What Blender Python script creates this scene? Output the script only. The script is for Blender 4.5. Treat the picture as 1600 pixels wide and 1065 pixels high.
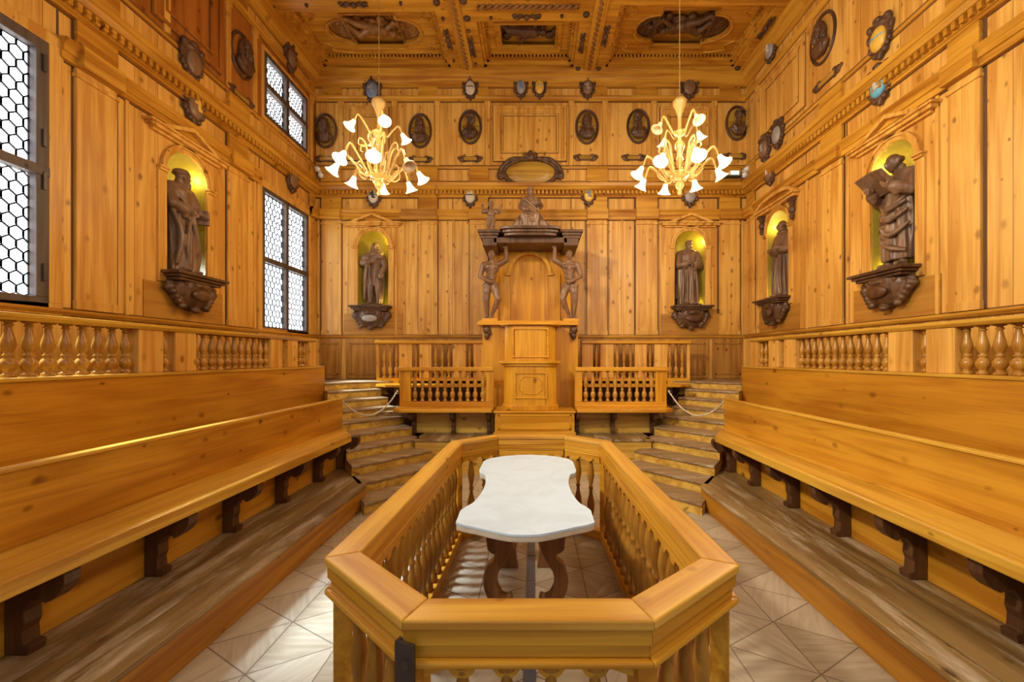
import bpy, bmesh, math, random
from mathutils import Vector, Matrix
PI = math.pi
random.seed(7)
scene = bpy.context.scene
for o in list(bpy.data.objects):
    bpy.data.objects.remove(o, do_unlink=True)
C = scene.collection

# ------------------------------------------------------------------ camera, world, light, exposure
H = 1.75                       # eye height
F = 650.0                      # focal length in pixels of the 1600 px frame
cam_d = bpy.data.cameras.new('camera')
cam = bpy.data.objects.new('camera', cam_d); C.objects.link(cam)
cam.location = (0, 0, H); cam.rotation_euler = (PI/2, 0, 0)
cam_d.sensor_fit = 'HORIZONTAL'; cam_d.sensor_width = 36.0; cam_d.lens = F/1600*36
cam_d.shift_x = -33/1600; cam_d.shift_y = 26.5/1600
cam_d.clip_start = 0.05
scene.camera = cam

world = bpy.data.worlds.new('world'); scene.world = world; world.use_nodes = True
bg = world.node_tree.nodes['Background']
bg.inputs[0].default_value = (0.84, 0.92, 1.0, 1); bg.inputs[1].default_value = 0.34

vs = scene.view_settings
vs.view_transform = 'Standard'; vs.look = 'None'; vs.gamma = 1.0; vs.exposure = 0.50; vs.use_curve_mapping = False
cy = scene.cycles
cy.max_bounces = 10; cy.diffuse_bounces = 6; cy.glossy_bounces = 4; cy.transmission_bounces = 6
cy.sample_clamp_indirect = 6.0; cy.caustics_reflective = False; cy.caustics_refractive = False
cy.use_denoising = True
PANE_GLOW = 2.6
WARM = (1.0, 0.74, 0.42)

sun_d = bpy.data.lights.new('daylight', 'SUN'); sun_d.energy = 42.0; sun_d.color = (0.70, 0.85, 1.0); sun_d.angle = math.radians(10)
sun = bpy.data.objects.new('daylight', sun_d); C.objects.link(sun); sun.location = (-9, 3, 8)
sun.rotation_euler = Vector((1.0, -0.04, -1.12)).to_track_quat('-Z', 'Y').to_euler()
def lamp(name, kind, loc, energy, color, size=0.05, target=None, angle=60, blend=0.6):
    d = bpy.data.lights.new(name, kind); d.energy = energy; d.color = color
    if kind == 'AREA': d.size = size
    else: d.shadow_soft_size = size
    if kind == 'SPOT': d.spot_size = math.radians(angle); d.spot_blend = blend
    o = bpy.data.objects.new(name, d); C.objects.link(o); o.location = loc
    if target is not None:
        o.rotation_euler = (Vector(target)-Vector(loc)).to_track_quat('-Z', 'Y').to_euler()
    return o
# the two corner spotlights and two added unseen spots that brighten the right and back walls
lamp('spot_and_added_beam', 'SPOT', (-4.35, 8.45, 5.68), 110, (1.0, 0.86, 0.66), 0.06, (-0.6, 5.0, 0.8), 85)
lamp('spot_and_added_beam', 'SPOT', (4.26, 8.45, 5.68), 110, (1.0, 0.86, 0.66), 0.06, (0.8, 5.0, 0.8), 85)
lamp('spot_and_added_beam', 'SPOT', (-3.9, 0.6, 5.6), 1480, (1.0, 0.90, 0.74), 0.25, (3.9, 5.4, 2.6), 84, 0.9)
lamp('spot_and_added_beam', 'SPOT', (3.6, 0.4, 5.6), 380, (1.0, 0.90, 0.74), 0.25, (-0.6, 8.8, 3.6), 70, 0.9)

# two added fill lights above the frame; no chandelier hangs there
for x, e in ((-2.0, 58), (2.0, 120)): lamp('bulb_and_fill_glow', 'POINT', (x, 0.3, 4.3), e*1.0, (1.0, 0.92, 0.80), 0.4)

# ------------------------------------------------------------------ dimensions
D = 8.8                        # back wall
WL, WR = -4.60, 4.50           # side walls
YN = -1.2                      # where the side walls stop behind the camera
ZC = 7.75                      # underside of the ceiling beams
def bx_(x, Y): return (x-833)/F*Y            # lateral metres of an image column at distance Y
def bz_(y, Y): return H+(559-y)/F*Y
def ceil_pt(x, y, z=ZC):
    Y = F*(z-H)/(559-y); return ((x-833)/F*Y, Y)

# ------------------------------------------------------------------ materials
def new_mat(name):
    m = bpy.data.materials.new(name); m.use_nodes = True
    nt = m.node_tree; b = nt.nodes['Principled BSDF']
    return m, nt, b
def flat(name, col, rough=0.5, metal=0.0, spec=0.5):
    m, nt, b = new_mat(name)
    n = nt.nodes.new('ShaderNodeTexNoise'); n.inputs['Scale'].default_value = 18; n.inputs['Detail'].default_value = 4
    tc = nt.nodes.new('ShaderNodeTexCoord'); nt.links.new(tc.outputs['Object'], n.inputs['Vector'])
    r = nt.nodes.new('ShaderNodeValToRGB')
    r.color_ramp.elements[0].position = .3; r.color_ramp.elements[1].position = .7
    r.color_ramp.elements[0].color = (col[0]*.82, col[1]*.82, col[2]*.82, 1); r.color_ramp.elements[1].color = (*col, 1)
    nt.links.new(n.outputs['Fac'], r.inputs['Fac']); nt.links.new(r.outputs['Color'], b.inputs['Base Color'])
    b.inputs['Roughness'].default_value = rough; b.inputs['Metallic'].default_value = metal
    b.inputs['Specular IOR Level'].default_value = spec
    return m
def wood(name, light, dark, axis='Z', rough=0.38, plank=0.0, knots=0.6, wear=None, tint=0.11, across=9.0, pax=None):
    """grain runs along the given local axis; plank = width of the boards across that axis"""
    if light[0] > .4: light = (light[0], light[1]*1.11, light[2]*.74); dark = (dark[0], dark[1]*1.10, dark[2]*.74)
    m, nt, b = new_mat(name); N = nt.nodes; L = nt.links
    tc = N.new('ShaderNodeTexCoord')
    def mth(op, a, c=None, d=None):
        n = N.new('ShaderNodeMath'); n.operation = op
        for i, v in enumerate((a, c, d)):
            if v is None: continue
            if isinstance(v, (int, float)): n.inputs[i].default_value = v
            else: L.new(v, n.inputs[i])
        return n.outputs[0]
    sep = N.new('ShaderNodeSeparateXYZ'); L.new(tc.outputs['Object'], sep.inputs[0])
    vec = tc.outputs['Object']
    oi = N.new('ShaderNodeObjectInfo')
    off = N.new('ShaderNodeVectorMath'); off.operation = 'ADD'
    cmb = N.new('ShaderNodeCombineXYZ')
    for i in range(3): L.new(mth('MULTIPLY', oi.outputs['Random'], 7.3*(i+1)), cmb.inputs[i])
    L.new(vec, off.inputs[0]); L.new(cmb.outputs[0], off.inputs[1])
    prnd = None
    if plank > 0:
        pa = pax or {'Z': 'X', 'X': 'Z', 'Y': 'X'}[axis]
        wn = N.new('ShaderNodeTexWhiteNoise'); wn.noise_dimensions = '1D'
        L.new(mth('FLOOR', mth('DIVIDE', sep.outputs[pa], plank)), wn.inputs['W'])
        prnd = wn.outputs['Value']
        off2 = N.new('ShaderNodeVectorMath'); off2.operation = 'ADD'
        cm2 = N.new('ShaderNodeCombineXYZ'); L.new(mth('MULTIPLY', prnd, 31.0), cm2.inputs['XYZ'.index(axis)])
        L.new(off.outputs[0], off2.inputs[0]); L.new(cm2.outputs[0], off2.inputs[1]); src = off2.outputs[0]
    else: src = off.outputs[0]
    def stretched(sa, sl):
        mp = N.new('ShaderNodeMapping')
        mp.inputs['Scale'].default_value = [sl if a == axis else sa for a in 'XYZ']
        L.new(src, mp.inputs['Vector']); return mp.outputs[0]
    n1 = N.new('ShaderNodeTexNoise'); n1.inputs['Scale'].default_value = 1.0; n1.inputs['Detail'].default_value = 5
    n1.inputs['Distortion'].default_value = 0.9; L.new(stretched(across, 0.55), n1.inputs['Vector'])
    n2 = N.new('ShaderNodeTexNoise'); n2.inputs['Scale'].default_value = 1.0; n2.inputs['Detail'].default_value = 3
    L.new(stretched(70, 1.6), n2.inputs['Vector'])
    n3 = N.new('ShaderNodeTexNoise'); n3.inputs['Scale'].default_value = 1.1; n3.inputs['Detail'].default_value = 2
    L.new(src, n3.inputs['Vector'])
    fac = mth('ADD', mth('MULTIPLY', n1.outputs['Fac'], 0.62), mth('ADD', mth('MULTIPLY', n2.outputs['Fac'], 0.19), mth('MULTIPLY', n3.outputs['Fac'], 0.22)))
    if prnd is not None: fac = mth('ADD', fac, mth('MULTIPLY', mth('SUBTRACT', prnd, 0.5), tint))
    r = N.new('ShaderNodeValToRGB'); r.color_ramp.elements[0].position = .42; r.color_ramp.elements[1].position = .60
    r.color_ramp.elements[0].color = (*dark, 1); r.color_ramp.elements[1].color = (*light, 1)
    L.new(fac, r.inputs['Fac']); col = r.outputs['Color']
    def mix(fac_, a, c):
        x = N.new('ShaderNodeMix'); x.data_type = 'RGBA'
        L.new(fac_, x.inputs[0])
        L.new(a, x.inputs[6])
        if isinstance(c, tuple): x.inputs[7].default_value = (*c, 1)
        else: L.new(c, x.inputs[7])
        return x.outputs[2]
    if knots > 0:
        v = N.new('ShaderNodeTexVoronoi'); v.inputs['Scale'].default_value = 1.0
        v.voronoi_dimensions = '2D'
        s2 = N.new('ShaderNodeSeparateXYZ'); L.new(src, s2.inputs[0]); oth = [a for a in 'XYZ' if a != axis]
        kv = N.new('ShaderNodeCombineXYZ'); L.new(mth('MULTIPLY', mth('ADD', s2.outputs[oth[0]], s2.outputs[oth[1]]), 5.2), kv.inputs[0]); L.new(mth('MULTIPLY', s2.outputs[axis], 3.4), kv.inputs[1])
        L.new(kv.outputs[0], v.inputs['Vector'])
        vc = N.new('ShaderNodeSeparateColor'); L.new(v.outputs['Color'], vc.inputs[0])
        keep = mth('MULTIPLY', mth('GREATER_THAN', vc.outputs[0], 1-knots*0.62), mth('ADD', mth('MULTIPLY', vc.outputs[1], .75), .25))
        size = mth('ADD', mth('MULTIPLY', vc.outputs[2], 1.5), .55)
        mr = N.new('ShaderNodeMapRange'); mr.inputs[1].default_value = 0.035; mr.inputs[2].default_value = 0.11
        mr.inputs[3].default_value = 0.95; mr.inputs[4].default_value = 0.0
        nz = N.new('ShaderNodeTexNoise'); nz.inputs['Scale'].default_value = 26; L.new(src, nz.inputs['Vector'])
        L.new(mth('DIVIDE', mth('ADD', v.outputs['Distance'], mth('MULTIPLY', mth('SUBTRACT', nz.outputs['Fac'], .5), .12)), size), mr.inputs[0])
        col = mix(mth('MULTIPLY', mr.outputs[0], keep), col, (dark[0]*.42, dark[1]*.33, dark[2]*.3))
    if plank > 0:
        fr = mth('FRACT', mth('DIVIDE', sep.outputs[pa], plank))
        seam = mth('LESS_THAN', mth('MINIMUM', fr, mth('SUBTRACT', 1.0, fr)), 0.0035/plank)
        col = mix(mth('MULTIPLY', seam, 0.75), col, (dark[0]*.3, dark[1]*.25, dark[2]*.2))
    if wear is not None:
        wn2 = N.new('ShaderNodeTexNoise'); wn2.inputs['Scale'].default_value = 1.0; wn2.inputs['Detail'].default_value = 8
        wn2.inputs['Roughness'].default_value = .7
        L.new(stretched(7, 1.2), wn2.inputs['Vector'])
        mr2 = N.new('ShaderNodeMapRange'); mr2.inputs[1].default_value = .5; mr2.inputs[2].default_value = .68; L.new(wn2.outputs['Fac'], mr2.inputs[0])
        col = mix(mth('MULTIPLY', mr2.outputs[0], .75), col, wear)
    L.new(col, b.inputs['Base Color']); b.inputs['Roughness'].default_value = rough; b.inputs['Specular IOR Level'].default_value = 0.36
    bp = N.new('ShaderNodeBump'); bp.inputs['Strength'].default_value = 0.12; bp.inputs['Distance'].default_value = 0.004
    L.new(fac, bp.inputs['Height']); L.new(bp.outputs[0], b.inputs['Normal'])
    return m
P_L, P_D = (0.60, 0.275, 0.045), (0.36, 0.125, 0.014)
M = {}
M['wall'] = wood('pine_wall', (0.72, 0.370, 0.125), (0.51, 0.212, 0.050), 'Z', 0.40, 0.30, 0.9)
M['wall_shaded'] = wood('pine_wall_shaded', (0.39, 0.140, 0.022), (0.26, 0.078, 0.010), 'Z', 0.40, 0.42, 0.3)  # shaded copy of the wall pine for the upper left wall
M['beam'] = wood('pine_moulding', P_L, P_D, 'X', 0.36, 0, 0.3)
M['beam_y'] = wood('pine_lengthwise', P_L, P_D, 'Y', 0.36, 0, 0.3)
M['pil'] = wood('pine_pilaster', (0.71, 0.362, 0.115), (0.50, 0.205, 0.044), 'Z', 0.38, 0, 0.9)
M['dado'] = wood('chestnut_wainscot', (0.43, 0.19, 0.055), (0.28, 0.105, 0.026), 'Z', 0.42, 0, 0.2)
M['apron'] = wood('reddish_board', (0.46, 0.20, 0.045), (0.34, 0.13, 0.026), 'X', 0.42, 0, 0.1)
M['bench'] = wood('pine_bench', (0.58, 0.255, 0.032), (0.37, 0.130, 0.012), 'Y', 0.30, 0, 0.7, across=7)
M['seat'] = wood('worn_seat', (0.62, 0.315, 0.055), (0.40, 0.165, 0.018), 'Y', 0.33, 0, 0.3)
M['panel'] = wood('pine_parapet', (0.56, 0.225, 0.025), (0.38, 0.125, 0.010), 'Y', 0.33, 0, 0.4, across=6)
M['step'] = wood('worn_platform', (0.27, 0.162, 0.052), (0.145, 0.078, 0.022), 'Y', 0.48, 0.24, 0.2, (0.56, 0.46, 0.32))
M['riser'] = wood('platform_riser', (0.46, 0.185, 0.024), (0.28, 0.090, 0.010), 'Y', 0.36, 0, 0.3)
M['stair'] = wood('stair_tread', (0.29, 0.185, 0.088), (0.19, 0.115, 0.050), 'X', 0.42, 0, 0.3, (0.50, 0.41, 0.29))
M['stair_riser'] = wood('stair_riser', (0.68, 0.38, 0.10), (0.42, 0.20, 0.04), 'X', 0.42, 0, 0.9)
M['joint_shade'] = flat('dark_joint_and_shade', (0.12, 0.05, 0.014), 0.7)  # for board joints and for shadow lines laid in as dark strips
M['rail'] = wood('enclosure_rail', (0.66, 0.335, 0.080), (0.44, 0.175, 0.030), 'X', 0.28, 0, 0.25, across=12)
M['rail_front'] = wood('enclosure_board', (0.66, 0.300, 0.040), (0.46, 0.170, 0.016), 'X', 0.30, 0, 0.35)
M['turned'] = wood('turned_pine', (0.46, 0.205, 0.042), (0.30, 0.112, 0.018), 'Z', 0.26, 0, 0.0)
M['turned_dark'] = wood('turned_oak', (0.42, 0.180, 0.036), (0.27, 0.098, 0.016), 'Z', 0.22, 0, 0.0)
M['lectern'] = wood('lectern_pine', (0.64, 0.285, 0.030), (0.46, 0.170, 0.012), 'Z', 0.28, 0, 0.2)
M['lectern_x'] = wood('lectern_pine_flat', (0.64, 0.285, 0.030), (0.46, 0.170, 0.012), 'X', 0.28, 0, 0.1)
M['bracket'] = wood('dark_bracket', (0.120, 0.050, 0.018), (0.065, 0.026, 0.010), 'Z', 0.38, 0, 0.0)
M['table_leg'] = wood('walnut_leg', (0.230, 0.098, 0.030), (0.130, 0.050, 0.015), 'Z', 0.34, 0, 0.0)
M['carve'] = wood('carved_walnut', (0.130, 0.062, 0.027), (0.062, 0.028, 0.012), 'Z', 0.36, 0, 0.0)
M['statue'] = wood('statue_walnut', (0.250, 0.142, 0.078), (0.130, 0.068, 0.034), 'Z', 0.34, 0, 0.0)
M['flayed'] = wood('limewood', (0.260, 0.145, 0.078), (0.150, 0.076, 0.036), 'Z', 0.30, 0, 0.0)
M['shieldwood'] = wood('cartouche_wood', (0.115, 0.052, 0.025), (0.055, 0.024, 0.012), 'Z', 0.38, 0, 0.0)
M['rope'] = wood('twisted_moulding', (0.30, 0.140, 0.032), (0.17, 0.066, 0.014), 'Y', 0.36, 0, 0.0)
M['giltwood'] = wood('gilded_pine', (0.50, 0.27, 0.060), (0.27, 0.12, 0.026), 'X', 0.33, 0, 0.0)
M['frame_dark'] = wood('weathered_frame', (0.115, 0.080, 0.062), (0.060, 0.040, 0.032), 'Z', 0.55, 0, 0.2)
M['niche'] = flat('niche_gilt', (0.40, 0.30, 0.035), 0.42)
M['iron'] = flat('dark_iron', (0.075, 0.055, 0.045), 0.45, 0.4)
M['lead'] = flat('lead_came', (0.045, 0.046, 0.055), 0.6, 0.2)
M['steel'] = flat('grey_steel', (0.16, 0.16, 0.19), 0.4, 0.5)
M['cord'] = flat('pale_cord', (0.62, 0.55, 0.42), 0.75)
M['white'] = flat('white_enamel', (0.80, 0.80, 0.78), 0.4)
M['black'] = flat('black_enamel', (0.03, 0.03, 0.03), 0.4)
M['p_blue'] = flat('blue_paint', (0.17, 0.24, 0.36), 0.4)
M['p_sky'] = flat('sky_blue_paint', (0.12, 0.40, 0.55), 0.4)
M['p_white'] = flat('cream_paint', (0.62, 0.53, 0.40), 0.4)
M['p_gold'] = flat('gold_paint', (0.75, 0.45, 0.06), 0.35)
M['p_grey'] = flat('grey_paint', (0.34, 0.31, 0.28), 0.4)
M['p_brown'] = flat('brown_paint', (0.22, 0.12, 0.06), 0.4)
M['p_red'] = flat('red_paint', (0.40, 0.10, 0.05), 0.4)
def marble():
    m, nt, b = new_mat('white_marble')
    tc = nt.nodes.new('ShaderNodeTexCoord')
    n = nt.nodes.new('ShaderNodeTexNoise'); n.inputs['Scale'].default_value = 3.2; n.inputs['Detail'].default_value = 9; n.inputs['Distortion'].default_value = 1.8
    r = nt.nodes.new('ShaderNodeValToRGB'); r.color_ramp.elements[0].position = .34; r.color_ramp.elements[1].position = .56
    r.color_ramp.elements[0].color = (0.56, 0.71, 0.83, 1); r.color_ramp.elements[1].color = (0.62, 0.79, 0.93, 1)
    nt.links.new(tc.outputs['Object'], n.inputs['Vector']); nt.links.new(n.outputs['Fac'], r.inputs['Fac']); nt.links.new(r.outputs['Color'], b.inputs['Base Color'])
    b.inputs['Roughness'].default_value = 0.32
    return m
M['marble'] = marble()
M['marble_edge'] = flat('cream_marble_edge', (0.66, 0.60, 0.47), 0.4)
def emit(name, col, strength, base=(0.8, 0.8, 0.8)):
    m, nt, b = new_mat(name)
    b.inputs['Base Color'].default_value = (*base, 1); b.inputs['Emission Color'].default_value = (*col, 1); b.inputs['Emission Strength'].default_value = strength
    b.inputs['Roughness'].default_value = 0.25
    return m
def clear_pane():
    m, nt, b = new_mat('daylit_glass'); nt.nodes.remove(b)
    t = nt.nodes.new('ShaderNodeBsdfTransparent'); t.inputs[0].default_value = (.8, .82, .84, 1)
    e = nt.nodes.new('ShaderNodeEmission'); e.inputs[0].default_value = (0.90, 0.95, 1.0, 1); e.inputs[1].default_value = PANE_GLOW
    a = nt.nodes.new('ShaderNodeAddShader'); nt.links.new(t.outputs[0], a.inputs[0]); nt.links.new(e.outputs[0], a.inputs[1])
    nt.links.new(a.outputs[0], nt.nodes['Material Output'].inputs['Surface']); return m
M['pane'] = clear_pane()
M['pane_amber'] = emit('daylit_amber_glass', (1.0, 0.86, 0.45), 1.0)
M['bulb_on'] = emit('lit_glass_shade', (1.0, 0.76, 0.38), 2.8)
M['bulb_off'] = emit('unlit_glass_shade', (1.0, 0.80, 0.46), 0.0, (0.72, 0.55, 0.33))
M['green'] = emit('green_lamp', (0.25, 1.0, 0.7), 1.6)
def blown():
    m, nt, b = new_mat('amber_glass')
    b.inputs['Base Color'].default_value = (0.52, 0.33, 0.10, 1); b.inputs['Roughness'].default_value = 0.15
    b.inputs['Transmission Weight'].default_value = 0.35; b.inputs['IOR'].default_value = 1.45
    return m
M['glass'] = blown()
def parquet():
    """large squares of worn boards cut into triangles that meet in stars"""
    m, nt, b = new_mat('parquet_floor'); N = nt.nodes; L = nt.links
    tc = N.new('ShaderNodeTexCoord'); sep = N.new('ShaderNodeSeparateXYZ'); L.new(tc.outputs['Object'], sep.inputs[0])
    def mth(op, a, c=None):
        n = N.new('ShaderNodeMath'); n.operation = op
        for i, v in enumerate((a, c)):
            if v is None: continue
            if isinstance(v, (int, float)): n.inputs[i].default_value = v
            else: L.new(v, n.inputs[i])
        return n.outputs[0]
    T = 0.46
    dirs = [(1, 0), (0.5, 0.866), (-0.5, 0.866)]
    cells, line = [], None
    for dx, dy in dirs:
        p = mth('DIVIDE', mth('ADD', mth('MULTIPLY', sep.outputs['X'], dx), mth('MULTIPLY', sep.outputs['Y'], dy)), T*0.866)
        cells.append(mth('FLOOR', p)); f = mth('FRACT', p)
        e = mth('LESS_THAN', mth('MINIMUM', f, mth('SUBTRACT', 1.0, f)), 0.010)
        line = e if line is None else mth('MAXIMUM', line, e)
    cmb = N.new('ShaderNodeCombineXYZ')
    for i in range(3): L.new(cells[i], cmb.inputs[i])
    wn = N.new('ShaderNodeTexWhiteNoise'); wn.noise_dimensions = '3D'; L.new(cmb.outputs[0], wn.inputs['Vector'])
    rot = N.new('ShaderNodeVectorRotate'); rot.rotation_type = 'Z_AXIS'
    L.new(tc.outputs['Object'], rot.inputs['Vector']); L.new(mth('MULTIPLY', mth('FLOOR', mth('MULTIPLY', wn.outputs['Value'], 3.0)), 1.0472), rot.inputs['Angle'])
    mp = N.new('ShaderNodeMapping'); mp.inputs['Scale'].default_value = (3, 26, 3); L.new(rot.outputs[0], mp.inputs['Vector'])
    n = N.new('ShaderNodeTexNoise'); n.inputs['Scale'].default_value = 1; n.inputs['Detail'].default_value = 6; n.inputs['Distortion'].default_value = .8; L.new(mp.outputs[0], n.inputs['Vector'])
    r = N.new('ShaderNodeValToRGB'); r.color_ramp.elements[0].position = .3; r.color_ramp.elements[1].position = .7
    r.color_ramp.elements[0].color = (0.29, 0.225, 0.14, 1); r.color_ramp.elements[1].color = (0.45, 0.375, 0.265, 1)
    L.new(mth('ADD', mth('MULTIPLY', n.outputs['Fac'], .75), mth('MULTIPLY', wn.outputs['Value'], .28)), r.inputs['Fac'])
    x = N.new('ShaderNodeMix'); x.data_type = 'RGBA'; L.new(mth('MULTIPLY', line, .8), x.inputs[0]); L.new(r.outputs['Color'], x.inputs[6]); x.inputs[7].default_value = (.07, .045, .028, 1)
    L.new(x.outputs[2], b.inputs['Base Color']); b.inputs['Roughness'].default_value = 0.36
    return m
M['floor'] = parquet()

# ------------------------------------------------------------------ mesh helpers
class MB:
    def __init__(s): s.bm = bmesh.new()
    def face(s, pts): return s.bm.faces.new([s.bm.verts.new(p) for p in pts])
    def box(s, x0, x1, y0, y1, z0, z1):
        v = [s.bm.verts.new(p) for p in ((x0,y0,z0),(x1,y0,z0),(x1,y1,z0),(x0,y1,z0),(x0,y0,z1),(x1,y0,z1),(x1,y1,z1),(x0,y1,z1))]
        for f in ((0,3,2,1),(4,5,6,7),(0,1,5,4),(1,2,6,5),(2,3,7,6),(3,0,4,7)): s.bm.faces.new([v[i] for i in f])
        return s
    def prism(s, poly, z0, z1, ax='Z'):
        """poly in the two other axes: Z -> (x,y), Y -> (x,z), X -> (y,z)"""
        def p3(p, t): return (p[0], p[1], t) if ax == 'Z' else ((p[0], t, p[1]) if ax == 'Y' else (t, p[0], p[1]))
        a = [s.bm.verts.new(p3(p, z0)) for p in poly]; c = [s.bm.verts.new(p3(p, z1)) for p in poly]
        n = len(poly)
        for i in range(n): s.bm.faces.new((a[i], a[(i+1) % n], c[(i+1) % n], c[i]))
        s.bm.faces.new(a[::-1]); s.bm.faces.new(c)
        return s
    def lathe(s, prof, c=(0, 0, 0), seg=16, a0=0.0, a1=2*PI, sx=1, sy=1):
        full = abs(a1-a0-2*PI) < 1e-6; n = seg if full else seg+1
        rings = []
        for r, z in prof:
            if r < 1e-6: rings.append([s.bm.verts.new((c[0], c[1], c[2]+z))]); continue
            rings.append([s.bm.verts.new((c[0]+sx*r*math.cos(a0+(a1-a0)*i/seg), c[1]+sy*r*math.sin(a0+(a1-a0)*i/seg), c[2]+z)) for i in range(n)])
        for A, B in zip(rings, rings[1:]):
            m = n if full else n-1
            for i in range(m):
                j = (i+1) % n
                if len(A) == 1 and len(B) == 1: continue
                if len(A) == 1: s.bm.faces.new((A[0], B[j], B[i]))
                elif len(B) == 1: s.bm.faces.new((A[i], A[j], B[0]))
                else: s.bm.faces.new((A[i], A[j], B[j], B[i]))
        if full:
            if len(rings[0]) > 2: s.bm.faces.new(rings[0][::-1])
            if len(rings[-1]) > 2: s.bm.faces.new(rings[-1])
        return s
    def loft(s, rings, cap=True):
        R = [[s.bm.verts.new(p) for p in r] for r in rings]; n = len(R[0])
        for A, B in zip(R, R[1:]):
            for i in range(n): s.bm.faces.new((A[i], A[(i+1) % n], B[(i+1) % n], B[i]))
        if cap: s.bm.faces.new(R[0][::-1]); s.bm.faces.new(R[-1])
        return s
    def tube(s, pts, rad, seg=8, caps=True):
        pts = [Vector(p) for p in pts]
        if isinstance(rad, (int, float)): rad = [rad]*len(pts)
        rings = []; up = None
        for i, p in enumerate(pts):
            t = (pts[min(i+1, len(pts)-1)]-pts[max(i-1, 0)]).normalized()
            if up is None: up = Vector((0, 0, 1)) if abs(t.z) < .9 else Vector((1, 0, 0))
            a = t.cross(up)
            if a.length < 1e-4: a = t.orthogonal()
            a.normalize(); b = a.cross(t).normalized(); up = b
            rings.append([p+(a*math.cos(2*PI*k/seg)+b*math.sin(2*PI*k/seg))*rad[i] for k in range(seg)])
        return s.loft(rings, caps)
    def ell(s, c, r, rot=None, u=12, v=9):
        m = Matrix.Translation(c) @ (rot.to_4x4() if rot is not None else Matrix.Identity(4)) @ Matrix.Diagonal((*r, 1))
        bmesh.ops.create_uvsphere(s.bm, u_segments=u, v_segments=v, radius=1, matrix=m); return s
    def cap(s, p0, r0, p1, r1, seg=10):
        p0, p1 = Vector(p0), Vector(p1); d = (p1-p0); L = d.length
        if L < 1e-6: return s.ell(p0, (r0,)*3)
        d.normalize(); pts, rad = [], []
        for k in range(4): a = PI/2*k/3.2; pts.append(p0-d*r0*math.cos(a)); rad.append(max(r0*math.sin(a), r0*.05))
        for k in range(4): a = PI/2*(3-k)/3.2; pts.append(p1+d*r1*math.cos(a)); rad.append(max(r1*math.sin(a), r1*.05))
        return s.tube(pts, rad, seg)
    def limb(s, pts, rad):
        for (a, ra), (b, rb) in zip(zip(pts, rad), zip(pts[1:], rad[1:])): s.cap(a, ra, b, rb)
        return s
    def fill(s, loops, z, thick, ax='Y'):
        """flat plate with holes in (x,z) at y = z, thickened"""
        edges = []
        for lp in loops:
            vv = [s.bm.verts.new((p[0], z, p[1]) if ax == 'Y' else (p[0], p[1], z)) for p in lp]
            for i in range(len(vv)): edges.append(s.bm.edges.new((vv[i], vv[(i+1) % len(vv)])))
        g = bmesh.ops.triangle_fill(s.bm, use_beauty=True, use_dissolve=False, edges=edges)
        fs = [f for f in g['geom'] if isinstance(f, bmesh.types.BMFace)]
        ex = bmesh.ops.extrude_face_region(s.bm, geom=fs)
        vv = [v for v in ex['geom'] if isinstance(v, bmesh.types.BMVert)]
        bmesh.ops.translate(s.bm, verts=vv, vec=(0, thick, 0) if ax == 'Y' else (0, 0, thick))
        return s
def obj(name, mb, mat, parent=None, smooth=False, bevel=0.0, loc=None, rz=None):
    bm = mb.bm
    bmesh.ops.recalc_face_normals(bm, faces=bm.faces)
    me = bpy.data.meshes.new(name); bm.to_mesh(me); bm.free()
    if smooth:
        for p in me.polygons: p.use_smooth = True
    me.materials.append(M[mat] if isinstance(mat, str) else mat)
    o = bpy.data.objects.new(name, me); C.objects.link(o)
    if smooth == 'auto':
        me.shade_auto = None if False else None
    if bevel > 0:
        md = o.modifiers.new('bevel', 'BEVEL'); md.width = bevel; md.segments = 2; md.limit_method = 'ANGLE'; md.angle_limit = math.radians(40)
    if loc is not None: o.location = loc
    if rz is not None: o.rotation_euler = (0, 0, rz)
    if parent is not None: o.parent = parent
    return o
def tag(o, label, cat, group=None):
    o['label'] = label; o['category'] = cat
    if group: o['group'] = group
    return o
def thing(name, label, cat, loc=(0, 0, 0), rz=0.0, group=None):
    o = bpy.data.objects.new(name, None); C.objects.link(o); o.empty_display_size = .1
    o.location = loc; o.rotation_euler = (0, 0, rz); return tag(o, label, cat, group)
def struct(name, mb, mat, **k):
    o = obj(name, mb, mat, **k); o['kind'] = 'structure'; return o
def dup(o, parent=None, loc=None, rot=None):
    c = o.copy(); C.objects.link(c); c.parent = parent
    if loc is not None: c.location = loc
    if rot is not None: c.rotation_euler = rot
    return c
def dup_tree(o, loc, rz=None):
    c = o.copy(); C.objects.link(c); c.location = loc
    if rz is not None: c.rotation_euler = (0, 0, rz)
    for ch in o.children:
        d = ch.copy(); C.objects.link(d); d.parent = c
        for g in ch.children:
            e = g.copy(); C.objects.link(e); e.parent = d
    return c
def remesh(mb, voxel, smooth=2):
    """melts the overlapping pieces of a carving into one continuous skin"""
    bm = mb.bm; bmesh.ops.recalc_face_normals(bm, faces=bm.faces)
    me = bpy.data.meshes.new('tmp'); bm.to_mesh(me); bm.free()
    o = bpy.data.objects.new('tmp', me); C.objects.link(o)
    r = o.modifiers.new('r', 'REMESH'); r.mode = 'VOXEL'; r.voxel_size = voxel; r.use_smooth_shade = True
    if smooth:
        sm = o.modifiers.new('s', 'SMOOTH'); sm.iterations = smooth; sm.factor = .5
    dg = bpy.context.evaluated_depsgraph_get(); dg.update()
    me2 = bpy.data.meshes.new_from_object(o.evaluated_get(dg))
    bpy.data.objects.remove(o, do_unlink=True); bpy.data.meshes.remove(me)
    return me2
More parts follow.
